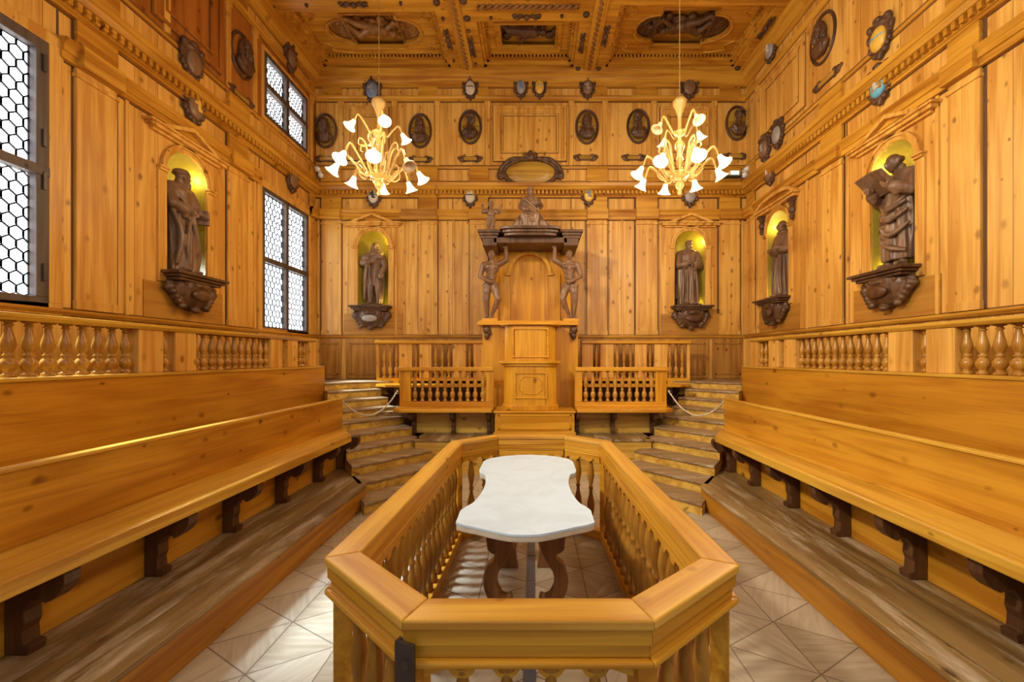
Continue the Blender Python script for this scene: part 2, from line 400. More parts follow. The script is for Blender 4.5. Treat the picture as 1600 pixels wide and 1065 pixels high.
def mesh_obj(name, me, mat, parent=None, loc=None, rz=None, scale=None):
    me.name = name; me.materials.clear(); me.materials.append(M[mat])
    for p in me.polygons: p.use_smooth = True
    o = bpy.data.objects.new(name, me); C.objects.link(o)
    if parent is not None: o.parent = parent
    if loc is not None: o.location = loc
    if rz is not None: o.rotation_euler = (0, 0, rz)
    if scale is not None: o.scale = (scale,)*3
    return o
# wall frames: local x runs to the right as one faces the wall, local y goes into the wall
WALLS = {'back': (0.0, lambda s: (s, D)), 'left': (PI/2, lambda s: (WL, s)), 'right': (-PI/2, lambda s: (WR, s))}
def on_wall(wall, s, z, out=0.0):
    rz, f = WALLS[wall]; x, y = f(s)
    v = Matrix.Rotation(rz, 3, 'Z') @ Vector((0, -out, 0))
    return (x+v.x, y+v.y, z), rz
def SS(wall, s): return -s if wall == 'right' else s     # world run -> local x of an object whose origin is the wall's zero
def wall_root(wall): return on_wall(wall, 0, 0)
def wstruct(name, wall, mb, mat, **k):
    l, r = wall_root(wall); return struct(name, mb, mat, loc=l, rz=r, **k)
def arch(s0, s1, z0, ztop, n=12):
    r = abs(s1-s0)/2; c = (s0+s1)/2; zs = ztop-r
    return [(c-r, z0), (c+r, z0)] + [(c+r*math.cos(PI*i/n), zs+r*math.sin(PI*i/n)) for i in range(n+1)]
def rect(s0, s1, z0, z1): return [(s0, z0), (s1, z0), (s1, z1), (s0, z1)]

# ------------------------------------------------------------------ the room shell
ZG = 1.30                      # gallery floor
struct('floor', MB().box(-5.1, 5.0, YN, D+.5, -0.1, 0), 'floor')
NICHES = [  # wall, centre, opening width
    ('left', 5.52, .64), ('back', -3.38, .64), ('back', 3.31, .64), ('right', 7.63, .66), ('right', 5.20, .64)]
ZN0, ZN1 = 2.86, 4.44
WIN = [(2.42, 3.93, 2.22, 4.72), (7.03, 8.47, 2.22, 4.66), (7.08, 8.44, 5.88, 7.0)]
for wall, s0, s1 in (('back', WL-.5, WR+.5), ('left', YN, D), ('right', YN, D)):
    a, b_ = sorted((SS(wall, s0), SS(wall, s1)))
    loops = [rect(a, b_, 0, 8.3)]
    for w, s, wd in NICHES:
        if w == wall: loops.append(arch(SS(w, s)-wd/2, SS(w, s)+wd/2, ZN0, ZN1))
    if wall == 'left':
        for y0, y1, z0, z1 in WIN: loops.append(rect(y0, y1, z0, z1))
    wstruct('wall_'+wall, wall, MB().fill(loops, 0.0, 0.5), 'wall')

# mouldings that run round the room: (name, profile of (out, z))
PROF = {
    'dado_cap': [(0, 2.17), (.03, 2.17), (.05, 2.20), (.05, 2.225), (0, 2.235)],
    'architrave': [(0, 4.66), (.05, 4.66), (.05, 4.73), (.07, 4.735), (.07, 4.80), (.10, 4.83), (.10, 4.86), (0, 4.87)],
    'cornice': [(0, 5.13), (.05, 5.13), (.05, 5.16), (.07, 5.165), (.07, 5.245), (.13, 5.26), (.17, 5.31), (.19, 5.32), (.20, 5.38), (.05, 5.40), (.04, 5.46), (0, 5.48)],
    'attic_band': [(0, 5.74), (.025, 5.745), (.035, 5.77), (.02, 5.80), (0, 5.81)],
    'upper_architrave': [(0, 7.16), (.03, 7.165), (.035, 7.22), (.05, 7.24), (.05, 7.27), (0, 7.28)],
    'crown': [(0, 7.46), (.05, 7.47), (.06, 7.53), (.11, 7.57), (.13, 7.64), (.17, 7.66), (.19, 7.75), (0, 7.76)],
}
tn = [0]
def trim(wall, mb, mat, **k):
    tn[0] += 1; return wstruct('trim_%d' % tn[0], wall, mb, mat, **k)
RUN = {'back': (WL, WR), 'left': (YN, D), 'right': (YN, D)}
for wall in WALLS:
    a, b_ = sorted((SS(wall, RUN[wall][0]), SS(wall, RUN[wall][1])))
    for nm_, pr in PROF.items():
        segs = [(a, b_)]
        if wall == 'left' and nm_ == 'architrave': segs = [(a, 2.3), (4.02, 6.98), (8.52, b_)]
        mb = MB()
        for u0, u1 in segs: mb.prism([(-o, z) for o, z in pr], u0, u1, 'X')
        trim(wall, mb, 'beam')
    # dentil row under the cornice
    mb = MB(); n = int((b_-a)/.085)
    for i in range(n):
        x = a+.02+i*.085; mb.box(x, x+.044, -.125, -.05, 5.175, 5.25)
    trim(wall, mb, 'beam')
# wainscot below the dado cap on the back wall: framed panels
mb = MB()
for x0, x1 in ((-4.5, -4.05), (-3.95, -2.85), (-2.75, -1.0), (1.0, 2.8), (2.9, 3.7), (3.78, 4.42)):
    mb.box(x0, x1, -.03, 0, 1.32, 2.16)
trim('back', mb, 'dado', bevel=.008)
mb = MB()
for x0, x1 in ((-4.44, -4.11), (-3.86, -2.94), (-2.66, -1.1), (1.1, 2.72), (2.97, 3.62), (3.84, 4.36)):
    for q in ((x0, x1, 1.40, 1.425), (x0, x1, 2.04, 2.065), (x0, x0+.025, 1.40, 2.06), (x1-.025, x1, 1.40, 2.06)):
        mb.box(q[0], q[1], -.045, -.03, q[2], q[3])
trim('back', mb, 'dado')
# pilasters (wall, from, to) with small caps, and breaks in the entablature above them
PIL = [('back', -4.46, -4.05), ('back', -2.42, -2.02), ('back', -1.34, -.95), ('back', 1.14, 1.56), ('back', 2.17, 2.62), ('back', 3.93, 4.36),
       ('left', 4.16, 4.57), ('left', 6.24, 6.67), ('left', 8.53, 8.72), ('left', 1.7, 2.2), ('right', 6.02, 6.46), ('right', 4.16, 4.48), ('right', 8.42, 8.7), ('right', 2.3, 2.75)]
for wall, s0, s1 in PIL:
    a, b_ = sorted((SS(wall, s0), SS(wall, s1)))
    mb = MB(); mb.box(a, b_, -.035, 0, 2.235, 4.66)
    mb.box(a-.015, b_+.015, -.055, 0, 4.56, 4.60); mb.box(a-.01, b_+.01, -.05, 0, 2.235, 2.33)
    trim(wall, mb, 'pil', bevel=.006)
    mb = MB(); mb.box(a, b_, -.045, 0, 4.86, 5.14); mb.box(a-.01, b_+.01, -.125, -.02, 4.655, 4.865)
    mb.box(a-.01, b_+.01, -.06, 0, 5.46, 5.76); mb.box(a, b_, -.03, 0, 7.27, 7.47)
    trim(wall, mb, 'beam', bevel=.006)
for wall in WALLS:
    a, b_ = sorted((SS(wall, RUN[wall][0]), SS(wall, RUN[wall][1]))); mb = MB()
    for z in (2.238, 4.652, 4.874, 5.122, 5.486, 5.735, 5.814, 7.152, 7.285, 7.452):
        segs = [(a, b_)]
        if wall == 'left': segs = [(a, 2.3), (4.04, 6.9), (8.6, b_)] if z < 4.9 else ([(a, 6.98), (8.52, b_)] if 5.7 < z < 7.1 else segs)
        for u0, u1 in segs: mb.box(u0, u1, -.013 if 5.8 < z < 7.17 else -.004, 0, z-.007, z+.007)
    trim(wall, mb, 'joint_shade')  # dark strips put in as shadow lines along the mouldings
# dark open joints beside the pilasters and between boards
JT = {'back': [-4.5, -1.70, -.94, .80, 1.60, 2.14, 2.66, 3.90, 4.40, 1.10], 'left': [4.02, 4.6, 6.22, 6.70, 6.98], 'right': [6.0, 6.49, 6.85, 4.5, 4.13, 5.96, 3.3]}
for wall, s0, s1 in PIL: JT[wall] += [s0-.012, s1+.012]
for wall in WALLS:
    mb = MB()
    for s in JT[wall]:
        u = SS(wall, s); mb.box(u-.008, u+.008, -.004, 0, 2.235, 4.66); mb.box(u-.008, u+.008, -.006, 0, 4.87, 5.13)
    trim(wall, mb, 'joint_shade')
# narrow upright battens at the board joints
mb = {w: MB() for w in WALLS}
for wall, s in (('back', -2.9), ('back', -1.68), ('back', 1.88), ('back', 4.42), ('left', 4.04), ('left', 4.70), ('left', 6.86),
                ('right', 6.82), ('right', 5.93), ('right', 4.62), ('right', 3.7), ('right', 3.3), ('back', -4.54)):
    u = SS(wall, s); mb[wall].box(u-.02, u+.02, -.02, 0, 2.235, 4.66)
for w in WALLS: trim(w, mb[w], 'pil', bevel=.004)
# attic storey: uprights between bays and nested panel frames
ATT = {'back': [-4.05, -2.92, -2.02, -.96, .80, 1.52, 2.55, 3.82], 'left': [4.2, 6.25, 6.85, 8.6, 5.2], 'right': [3.2, 4.55, 5.95, 6.7, 8.3]}
for wall, ss in ATT.items():
    mb = MB()
    for s in ss:
        u = SS(wall, s); mb.box(u-.045, u+.045, -.035, 0, 5.81, 7.16); mb.box(u-.06, u+.06, -.05, 0, 7.05, 7.16)
    trim(wall, mb, 'pil', bevel=.006)
def frame_rect(mb, a, b_, z0, z1, w, o0, o1):
    mb.box(a, b_, -o1, -o0, z0, z0+w); mb.box(a, b_, -o1, -o0, z1-w, z1)
    mb.box(a, a+w, -o1, -o0, z0+w, z1-w); mb.box(b_-w, b_, -o1, -o0, z0+w, z1-w)
for wall, s0, s1, z0, z1 in (('back', -.84, .70, 5.90, 7.06), ('back', -3.92, -3.05, 5.92, 7.04), ('back', 2.68, 3.70, 5.92, 7.04),
                             ('left', 5.0, 6.1, 5.9, 7.1), ('left', 2.6, 4.1, 5.9, 7.1), ('right', 6.85, 8.2, 5.9, 7.1), ('right', 3.35, 4.4, 5.9, 7.1)):
    a, b_ = sorted((SS(wall, s0), SS(wall, s1)))
    mb = MB(); frame_rect(mb, a, b_, z0, z1, .05, 0, .05); frame_rect(mb, a+.05, b_-.05, z0+.05, z1-.05, .12, 0, .025)
    frame_rect(mb, a+.17, b_-.17, z0+.17, z1-.17, .035, 0, .045); mb.box(a+.2, b_-.2, -.020, 0, z0+.2, z1-.2)
    trim(wall, mb, 'wall_shaded' if wall == 'left' else 'pil', bevel=.005)
    mb = MB(); frame_rect(mb, a-.012, b_+.012, z0-.012, z1+.012, .012, 0, .016); frame_rect(mb, a+.158, b_-.158, z0+.158, z1-.158, .012, 0, .028); frame_rect(mb, a+.205, b_-.205, z0+.205, z1-.205, .010, 0, .023); trim(wall, mb, 'joint_shade')  # edge shadow of the panel frames, laid in as dark strips
# left attic boarding is redder: its shade is put into the colour
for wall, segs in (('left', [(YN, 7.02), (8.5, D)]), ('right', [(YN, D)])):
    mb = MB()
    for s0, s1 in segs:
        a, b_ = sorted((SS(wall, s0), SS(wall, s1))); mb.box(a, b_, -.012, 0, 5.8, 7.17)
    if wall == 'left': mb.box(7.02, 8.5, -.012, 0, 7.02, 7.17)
    trim(wall, mb, 'wall_shaded' if wall == 'left' else 'wall')

# windows: weathered frames, leaded hexagon glass
def lead_lattice(mb, x0, x1, z0, z1, cw, ch, wd):
    cols = int((x1-x0)/cw)+2; rows = int((z1-z0)/(ch*.75))+2
    for r_ in range(-1, rows):
        for c_ in range(-1, cols):
            cx = x0+cw*(c_+.5+(.5 if r_ % 2 else 0)); cz = z0+ch*.75*(r_+.5)
            if not (x0-.001 < cx < x1+cw*.3 and z0-.001 < cz < z1+.001): continue
            P = [(cx+cw/2*a, cz+ch/2*b_) for a, b_ in ((0, 1), (1, .45), (1, -.45), (0, -1), (-1, -.45), (-1, .45))]
            P = [(min(max(p[0], x0), x1), min(max(p[1], z0), z1)) for p in P]
            for i in range(6):
                a, b_ = Vector(P[i]), Vector(P[(i+1) % 6]); d = b_-a
                if d.length < 1e-3: continue
                n = Vector((-d.y, d.x)).normalized()*wd
                q = [a+n, a-n, b_-n, b_+n]
                mb.prism([(p.x, p.y) for p in q], -.012, .0, 'Y')
for wi, (y0, y1, z0, z1) in enumerate(WIN):
    l, r = on_wall('left', y0, z0)
    w, h = y1-y0, z1-z0
    root = thing('window_%d' % (wi+1), ['tall weathered leaded window at the near end of the left wall', 'tall leaded window near the far left corner above the parapet',
                 'small four pane window high up in the far left corner'][wi], 'window', l, r); root['kind'] = 'structure'
    fw = .10 if wi == 0 else .07
    mb = MB(); frame_rect(mb, 0, w, 0, h, fw, -.16, .03)
    mb.box(w/2-.04, w/2+.04, -.03, .1, 0, h)
    zt = h*.50 if wi else h*.51
    mb.box(0, w, -.04, .1, zt-.045, zt+.045)
    f = obj('window_frame', mb, 'frame_dark', root, bevel=.006); f['kind'] = 'structure'
    for xa, xb in ((fw, w/2-.04), (w/2+.04, w-fw)):
        for za, zb in ((fw, zt-.045), (zt+.045, h-fw)):
            p = obj('window_pane', MB().box(xa, xb, .06, .075, za, zb), 'pane', root); p['kind'] = 'structure'
            mb = MB(); lead_lattice(mb, xa, xb, za, zb, .105 if wi != 2 else .085, .135 if wi != 2 else .11, .0055 if wi == 0 else .0075)
            q = obj('lead_came', mb, 'lead', p, loc=(0, .055, 0)); q['kind'] = 'structure'
    mb = MB(); frame_rect(mb, -.11, w+.11, -.06, h+.11, .11, 0, .03)
    if wi == 2: mb = MB(); frame_rect(mb, -.06, w+.06, -.06, h+.06, .06, 0, .03)
    f = obj('window_casing', mb, 'pil', root, bevel=.005); f['kind'] = 'structure'
    if wi == 0:
        mb = MB()
        for z in (.25, 1.1, 1.5, 2.2): mb.box(w-.06, w-.035, -.05, -.03, z, z+.16)
        obj('hinge', mb, 'iron', root)

# ------------------------------------------------------------------ ceiling
struct('ceiling', MB().box(WL, WR, YN, D, 8.16, 8.3), 'beam')
CX = [(-4.34, -1.70), (-1.01, .83), (1.49, 4.16)]
ROWS = [((7.21, 8.64), (7.42, 8.64), (7.08, 8.64)), ((5.0, 6.72), (5.0, 6.72), (5.0, 6.72))]
mb = MB()
loops = [rect(WL, WR, YN, D)]
for row in ROWS:
    for (x0, x1), (y0, y1) in zip(CX, row): loops.append(rect(x0, x1, y0, y1))
loops.append(rect(-4.3, 4.1, 1.2, 4.4))
mb.fill(loops, ZC, .42, 'Z')
beams = struct('ceiling_beam', mb, 'beam')
for row in ROWS[:1]:
    for (x0, x1), (y0, y1) in zip(CX, row):
        mb = MB(); dz = 7.93
        for k, (i, zz) in enumerate(((.0, 7.80), (.05, 7.86))):
            mb.box(x0+i, x1-i, y0+i, y0+i+.06, zz, zz+.06); mb.box(x0+i, x1-i, y1-i-.06, y1-i, zz, zz+.06)
            mb.box(x0+i, x0+i+.06, y0+i, y1-i, zz, zz+.06); mb.box(x1-i-.06, x1-i, y0+i, y1-i, zz, zz+.06)
        n = int((x1-x0-.2)/.075)
        for i in range(n):
            x = x0+.12+i*.075
            for yy in (y0+.1, y1-.145): mb.box(x, x+.04, yy, yy+.045, 7.905, 7.955)
        n = int((y1-y0-.2)/.075)
        for i in range(n):
            y = y0+.12+i*.075
            for xx in (x0+.1, x1-.145): mb.box(xx, xx+.045, y, y+.04, 7.905, 7.955)
        o = obj('coffer_moulding', mb, 'beam', beams); o['kind'] = 'structure'
def boss(r=.06): return MB().lathe([(0, -.055), (r*.5, -.05), (r*.9, -.028), (r, 0)], seg=12)
b0 = obj('round_boss', boss(), 'shieldwood', beams, smooth=True)
def spray():
    mb = MB(); mb.ell((0, 0, -.025), (.055, .05, .045))
    for k in range(-3, 4):
        if k == 0: continue
        s_ = 1 if k > 0 else -1; a = abs(k)
        mb.ell((s_*(.05+.055*a), .028*(-1)**a, -.018), (.045, .028, .028))
        mb.cap((s_*.03, 0, -.015), .018, (s_*(.07+.055*a), .035*(-1)**(a+1), -.012), .012, 6)
    return mb
s0_ = mesh_obj('carved_spray', remesh(spray(), .009, 1), 'shieldwood', beams)
d0 = obj('small_boss', boss(.03), 'shieldwood', beams, smooth=True)
first = True
for src, pts in ((b0, [(424, 9), (682, 3), (716, 111), (744, 110), (730, 28), (916, 22), (903, 107), (935, 107), (724, 1), (1152, 106), (500, 113)]),
                 (d0, [(479, 7), (438, 34), (485, 97), (545, 114), (665, 113), (692, 28), (709, 94), (732, 47), (743, 99), (767, 27), (878, 24), (778, 111), (870, 110), (626, 4), (1015, 110), (1100, 111)])):
    for i, (x, y) in enumerate(pts):
        X, Y = ceil_pt(x, y); Y = min(Y, D-.07)
        if i == 0: src.location = (X, Y, ZC)
        else: dup(src, beams, (X, Y, ZC))
for i, (x, y, r) in enumerate([(552, 6, 0), (605, 113, 0), (466, 68, 1), (700, 61, 1), (737, 73, 1), (823, 25, 0), (909, 67, 1), (946, 56, 1), (823, 111, 0), (1042, 110, 0), (1196, 43, 1)]):
    X, Y = ceil_pt(x, y); Y = min(Y, D-.07); X = max(min(X, WR-.1), WL+.1)
    o = s0_ if i == 0 else dup(s0_, beams)
    o.location = (X, Y, ZC); o.rotation_euler = (0, 0, r*PI/2)
def twisted(p0, p1, r=.055):
    mb = MB(); p0, p1 = Vector(p0), Vector(p1); L = (p1-p0).length; d = (p1-p0)/L
    a = d.cross(Vector((0, 0, 1))); n = int(L/.012)
    for ph in (0, PI):
        mb.tube([p0+d*(L*i/n)+a*math.cos(ph+i*.33)*r*.5+Vector((0, 0, 1))*math.sin(ph+i*.33)*r*.5 for i in range(n+1)], r*.55, 6)
    return mb
obj('rope_moulding', twisted((-1.355, 5.0, ZC), (-1.355, 8.6, ZC)), 'rope', beams, smooth=True)
obj('rope_moulding', twisted((1.16, 5.0, ZC), (1.16, 8.6, ZC)), 'rope', beams, smooth=True)
obj('rope_moulding', twisted((-.95, 7.1, ZC), (.78, 7.1, ZC)), 'rope', beams, smooth=True)
obj('beam_fillet', MB().box(-1.47, -1.24, 5.0, 8.62, ZC-.03, ZC).box(1.045, 1.275, 5.0, 8.62, ZC-.03, ZC), 'beam_y', beams)

# ------------------------------------------------------------------ carved figures
def hand(mb, c, d, h, palm_n=(0, -1, 0), curl=.5):
    """palm with four bent fingers and a thumb from its side; d = direction the fingers point"""
    c = Vector(c); d = Vector(d).normalized(); n = Vector(palm_n); n = (n-d*n.dot(d)).normalized(); s = d.cross(n)
    mb.ell(c+d*.022*h, (.026*h,)*3)
    mb.cap(c, .020*h, c+d*.035*h, .024*h, 8)
    for k, L in zip(range(4), (.030, .036, .034, .026)):
        a = c+d*.045*h+s*(k-1.5)*.0135*h
        m_ = a+(d*(1-.3*curl)+n*curl*.5)*L*h*.6; e = m_+(d*(1-curl)+n*curl)*L*h*.6
        mb.cap(a, .0095*h, m_, .009*h, 6); mb.cap(m_, .009*h, e, .0075*h, 6)
    t0 = c+d*.012*h-s*.018*h; t1 = t0+(d*.5-s*.8+n*.3)*.022*h
    mb.cap(t0, .0105*h, t1, .0095*h, 6); mb.cap(t1, .0095*h, t1+(d*.8-s*.2+n*.4)*.02*h, .008*h, 6)
def head(mb, c, h, yaw=0.0, pitch=0.0, hair='short', beard=0):
    """c = centre of the skull, figure height h; faces -y before turning"""
    R = Matrix.Rotation(yaw, 3, 'Z') @ Matrix.Rotation(pitch, 3, 'X'); c = Vector(c)
    def E(p, r): mb.ell(c+R @ (Vector(p)*h), tuple(x*h for x in r), R)
    E((0, .006, .012), (.048, .058, .058)); E((0, -.012, -.022), (.041, .046, .052)); E((0, -.03, -.058), (.021, .02, .017))
    E((0, -.059, -.012), (.010, .014, .021)); E((0, -.052, .010), (.034, .012, .009)); E((0, -.050, -.042), (.018, .009, .006))
    E((-.02, -.046, -.022), (.014, .012, .012)); E((.02, -.046, -.022), (.014, .012, .012))
    E((-.018, -.047, 0), (.009, .008, .006)); E((.018, -.047, 0), (.009, .008, .006))
    for s_ in (-1, 1): E((s_*.048, .006, -.012), (.008, .013, .019))
    if hair == 'short':
        E((0, .016, .026), (.054, .060, .055)); E((0, -.03, .056), (.036, .026, .02))
    if hair == 'long':
        E((0, .018, .026), (.058, .062, .056)); 
        for s_ in (-1, 1):
            for k in range(4): E((s_*(.048+.006*(k % 2)), .012-.006*k, -.005-.03*k), (.024, .030, .026))
        E((0, .045, -.05), (.05, .03, .06))
    if hair == 'cap': E((0, .012, .042), (.066, .070, .036)); E((0, .012, .028), (.072, .076, .014))
    if hair == 'ring': 
        for k in range(9):
            a = PI*(k/8); E((.052*math.cos(a), .012+.05*math.sin(a), .008), (.016, .016, .022))
    if hair == 'bun': E((0, .016, .024), (.055, .061, .055)); E((0, .062, .03), (.03, .03, .03)); E((0, -.02, .06), (.04, .03, .018))
    if beard:
        E((0, -.040, -.064), (.032, .024, .030)); E((0, -.042, -.064-.02*beard), (.024, .02, .032))
def folds(z, th, n, amp, ph): return 1+amp*math.sin(n*th+ph+3*z)+amp*.5*math.sin((n*2+1)*th-ph*2+7*z)
def robe(mb, h, rows, n=9, seg=64):
    """rows of (z, cx, cy, rx, ry, fold depth, twist)"""
    rings = []
    fine = []
    for (a, b_) in zip(rows, rows[1:]):
        for k in range(4): t = k/4; fine.append([a[i]*(1-t)+b_[i]*t for i in range(7)])
    fine.append(list(rows[-1]))
    for z, cx, cy_, rx, ry, am, tw in fine:
        rings.append([((cx+rx*math.cos(t)*folds(z, t, n, am, tw))*h, (cy_+ry*math.sin(t)*folds(z, t, n, am, tw))*h, z*h) for t in [2*PI*i/seg for i in range(seg)]])
    mb.loft(rings)
def swag(mb, h, pts, r=.016):
    mb.tube([tuple(x*h for x in p) for p in smooth_path(pts)], [r*h*(.6+.4*math.sin(PI*i/max(1, len(smooth_path(pts))-1))) for i in range(len(smooth_path(pts)))], 6)
def smooth_path(pts, k=5):
    P = [Vector(p) for p in pts]; out = []
    for i in range(len(P)-1):
        a, b_, c, d = P[max(i-1, 0)], P[i], P[i+1], P[min(i+2, len(P)-1)]
        for j in range(k):
            t = j/k
            out.append(.5*((2*b_)+(c-a)*t+(2*a-5*b_+4*c-d)*t*t+(3*b_-a-3*c+d)*t**3))
    out.append(P[-1]); return out
def V3(h, *p): return tuple(x*h for x in p)
def arm(mb, h, sh, el, wr, r=(.046, .038, .028), fd=None, pn=(0, -1, 0), sleeve=0):
    mb.limb([V3(h, *sh), V3(h, *el), V3(h, *wr)], [x*h for x in r])
    if sleeve:
        mb.limb([V3(h, *sh), V3(h, *el)], [.055*h, .05*h]); w = [e+(a-e)*.75 for e, a in zip(el, wr)]
        mb.limb([V3(h, *el), V3(h, *w)], [.05*h, .052*h])
        mb.limb([V3(h, *w), V3(h, w[0], w[1]+.01, w[2]-.05)], [.045*h, .03*h])
    if fd is not None: hand(mb, V3(h, *wr), fd, h, pn)
def torso(mb, h, z=.80, sx=.115, lean=(0, 0)):
    lx, ly = lean
    mb.limb([V3(h, -sx+lx, ly, z-.005), V3(h, lx, ly, z+.015), V3(h, sx+lx, ly, z-.005)], [.05*h, .06*h, .05*h])
    mb.ell(V3(h, lx, ly, z-.09), V3(h, .125, .085, .13)); mb.ell(V3(h, lx*.5, ly*.5, z-.22), V3(h, .105, .078, .11))
    mb.limb([V3(h, lx, ly+.01, z), V3(h, lx, ly, z+.085)], [.042*h, .036*h])
def statue_mesh(kind, h):
    mb = MB(); bk = None
    if kind == 'cloak_profile':        # robed man turned to the viewer's right, a book at his waist
        robe(mb, h, [(.0, 0, .0, .165, .12, .07, 0), (.15, .01, 0, .15, .115, .10, .5), (.35, .01, 0, .135, .105, .09, 1.0), (.55, 0, 0, .125, .095, .05, 1.6), (.66, 0, 0, .12, .09, .03, 1.8), (.78, 0, 0, .12, .085, .02, 2), (.82, 0, 0, .07, .06, 0, 2)])
        torso(mb, h); head(mb, V3(h, .02, -.02, .925), h, 1.15, -.08, 'cap', 1)
        arm(mb, h, (-.125, 0, .78), (-.15, -.07, .62), (-.02, -.13, .57), fd=(1, -.2, -.1), sleeve=1)
        arm(mb, h, (.12, 0, .78), (.16, -.05, .63), (.10, -.14, .56), fd=(-.3, -1, -.2), sleeve=1)
        swag(mb, h, [(-.13, -.06, .76), (-.02, -.12, .60), (.06, -.12, .35), (.14, -.06, .05)], .026)
        swag(mb, h, [(-.15, -.05, .60), (-.10, -.11, .35), (-.12, -.08, .06)], .028); swag(mb, h, [(0, -.12, .55), (-.05, -.13, .3), (-.03, -.12, .03)], .022)
        swag(mb, h, [(.13, -.05, .5), (.12, -.1, .25), (.15, -.06, .03)], .022)
        mb.ell(V3(h, -.07, -.13, .012), V3(h, .035, .06, .02)); mb.ell(V3(h, .07, -.12, .012), V3(h, .045, .055, .02))
        bk = ((.115, -.14, .56), (.025, .05, .07), .4)
    if kind == 'coat':                 # long-haired man, knee coat, cape thrown back, pale stockings
        robe(mb, h, [(.30, 0, 0, .115, .08, .06, 0), (.42, 0, 0, .112, .08, .07, .6), (.55, 0, 0, .10, .075, .04, 1.2), (.62, 0, 0, .095, .07, .02, 1.5), (.76, 0, 0, .11, .08, 0, 1.5), (.82, 0, 0, .06, .05, 0, 1.5)], 8)
        robe(mb, h, [(.02, -.03, .06, .12, .04, .12, 0), (.3, -.02, .06, .14, .05, .10, .8), (.6, 0, .05, .15, .06, .06, 1.5), (.78, 0, .03, .13, .06, .02, 2)], 9)
        torso(mb, h); head(mb, V3(h, 0, -.01, .925), h, -.1, .02, 'long', 0)
        for s_, kx in ((-1, -.055), (1, .06)):
            mb.limb([V3(h, s_*.05, -.02, .42), V3(h, kx, -.05, .25), V3(h, kx*1.1, -.03, .05)], [.062*h, .045*h, .028*h])
            mb.limb([V3(h, kx*1.05, -.03, .17), V3(h, kx*1.05, -.03, .14)], [.04*h, .036*h])
            mb.limb([V3(h, kx*1.1, -.02, .022), V3(h, kx*1.35, -.10, .018)], [.03*h, .022*h])
        mb.ell(V3(h, -.11, -.05, .74), V3(h, .085, .07, .075)); mb.ell(V3(h, .09, -.04, .76), V3(h, .08, .07, .06)); mb.ell(V3(h, 0, -.065, .80), V3(h, .09, .04, .03))
        arm(mb, h, (-.12, 0, .78), (-.17, -.08, .66), (-.05, -.13, .66), fd=(1, 0, .2), sleeve=1)
        arm(mb, h, (.12, 0, .77), (.17, -.02, .60), (.14, -.12, .48), fd=(.1, -1, -.5), sleeve=1)
        mb.ell(V3(h, .15, -.15, .44), V3(h, .05, .03, .045))
        swag(mb, h, [(-.09, -.08, .70), (-.12, -.09, .45), (-.15, -.05, .08)], .03); swag(mb, h, [(-.04, -.1, .66), (-.05, -.11, .45), (-.02, -.1, .3)], .018)
    if kind == 'friar':                # broad robe and mantle, hands joined at the breast
        robe(mb, h, [(.0, 0, 0, .16, .115, .06, 0), (.2, 0, 0, .145, .11, .09, .4), (.45, 0, 0, .135, .10, .07, .9), (.62, 0, 0, .14, .095, .04, 1.2), (.76, 0, 0, .135, .09, .02, 1.4), (.83, 0, 0, .07, .06, 0, 1.5)])
        robe(mb, h, [(.1, -.09, .03, .09, .075, .1, 0), (.35, -.08, .02, .10, .08, .08, .8), (.6, -.04, .02, .13, .085, .04, 1.2), (.79, 0, 0, .125, .08, 0, 1.5)], 8)
        torso(mb, h, .80, .12); head(mb, V3(h, .01, -.02, .92), h, .15, .18, 'short', 1)
        mb.ell(V3(h, 0, -.02, .835), V3(h, .085, .07, .03))
        arm(mb, h, (-.13, 0, .78), (-.16, -.06, .60), (-.035, -.13, .62), fd=(.8, -.2, .5), sleeve=1)
        arm(mb, h, (.13, 0, .78), (.16, -.06, .58), (.045, -.135, .60), fd=(-.8, -.2, .3), sleeve=1)
        for x in (-.1, -.04, .03, .09): swag(mb, h, [(x, -.085, .56), (x*1.1, -.115, .3), (x*1.25, -.11, .02)], .02)
        mb.ell(V3(h, .06, -.12, .012), V3(h, .04, .05, .018)); mb.ell(V3(h, -.06, -.12, .012), V3(h, .04, .05, .018))
    if kind == 'monk':                 # slender habit, forearms crossed, head turned left
        robe(mb, h, [(.0, 0, 0, .135, .105, .06, 0), (.2, 0, 0, .12, .10, .09, .3), (.45, 0, 0, .115, .09, .07, .7), (.62, 0, 0, .12, .09, .03, 1), (.77, 0, 0, .115, .08, .01, 1.2), (.83, 0, 0, .07, .06, 0, 1.5)], 10)
        torso(mb, h, .80, .11); head(mb, V3(h, -.01, -.02, .925), h, -.7, .05, 'ring', 0)
        mb.ell(V3(h, 0, 0, .835), V3(h, .10, .08, .035)); robe(mb, h, [(.66, 0, .0, .14, .10, .03, 0), (.78, 0, 0, .13, .085, .02, 0), (.83, 0, 0, .07, .06, 0, 0)], 6)
        arm(mb, h, (-.12, 0, .78), (-.15, -.05, .60), (.03, -.13, .585), fd=(1, 0, .1), sleeve=1)
        arm(mb, h, (.12, 0, .78), (.15, -.05, .59), (-.02, -.15, .60), fd=(-1, 0, .1), sleeve=1)
        for x in (-.08, -.02, .04, .09): swag(mb, h, [(x, -.08, .55), (x, -.105, .3), (x*1.25, -.10, .02)], .017)
        mb.ell(V3(h, -.05, -.11, .012), V3(h, .035, .05, .018)); mb.ell(V3(h, .06, -.10, .012), V3(h, .035, .05, .018))
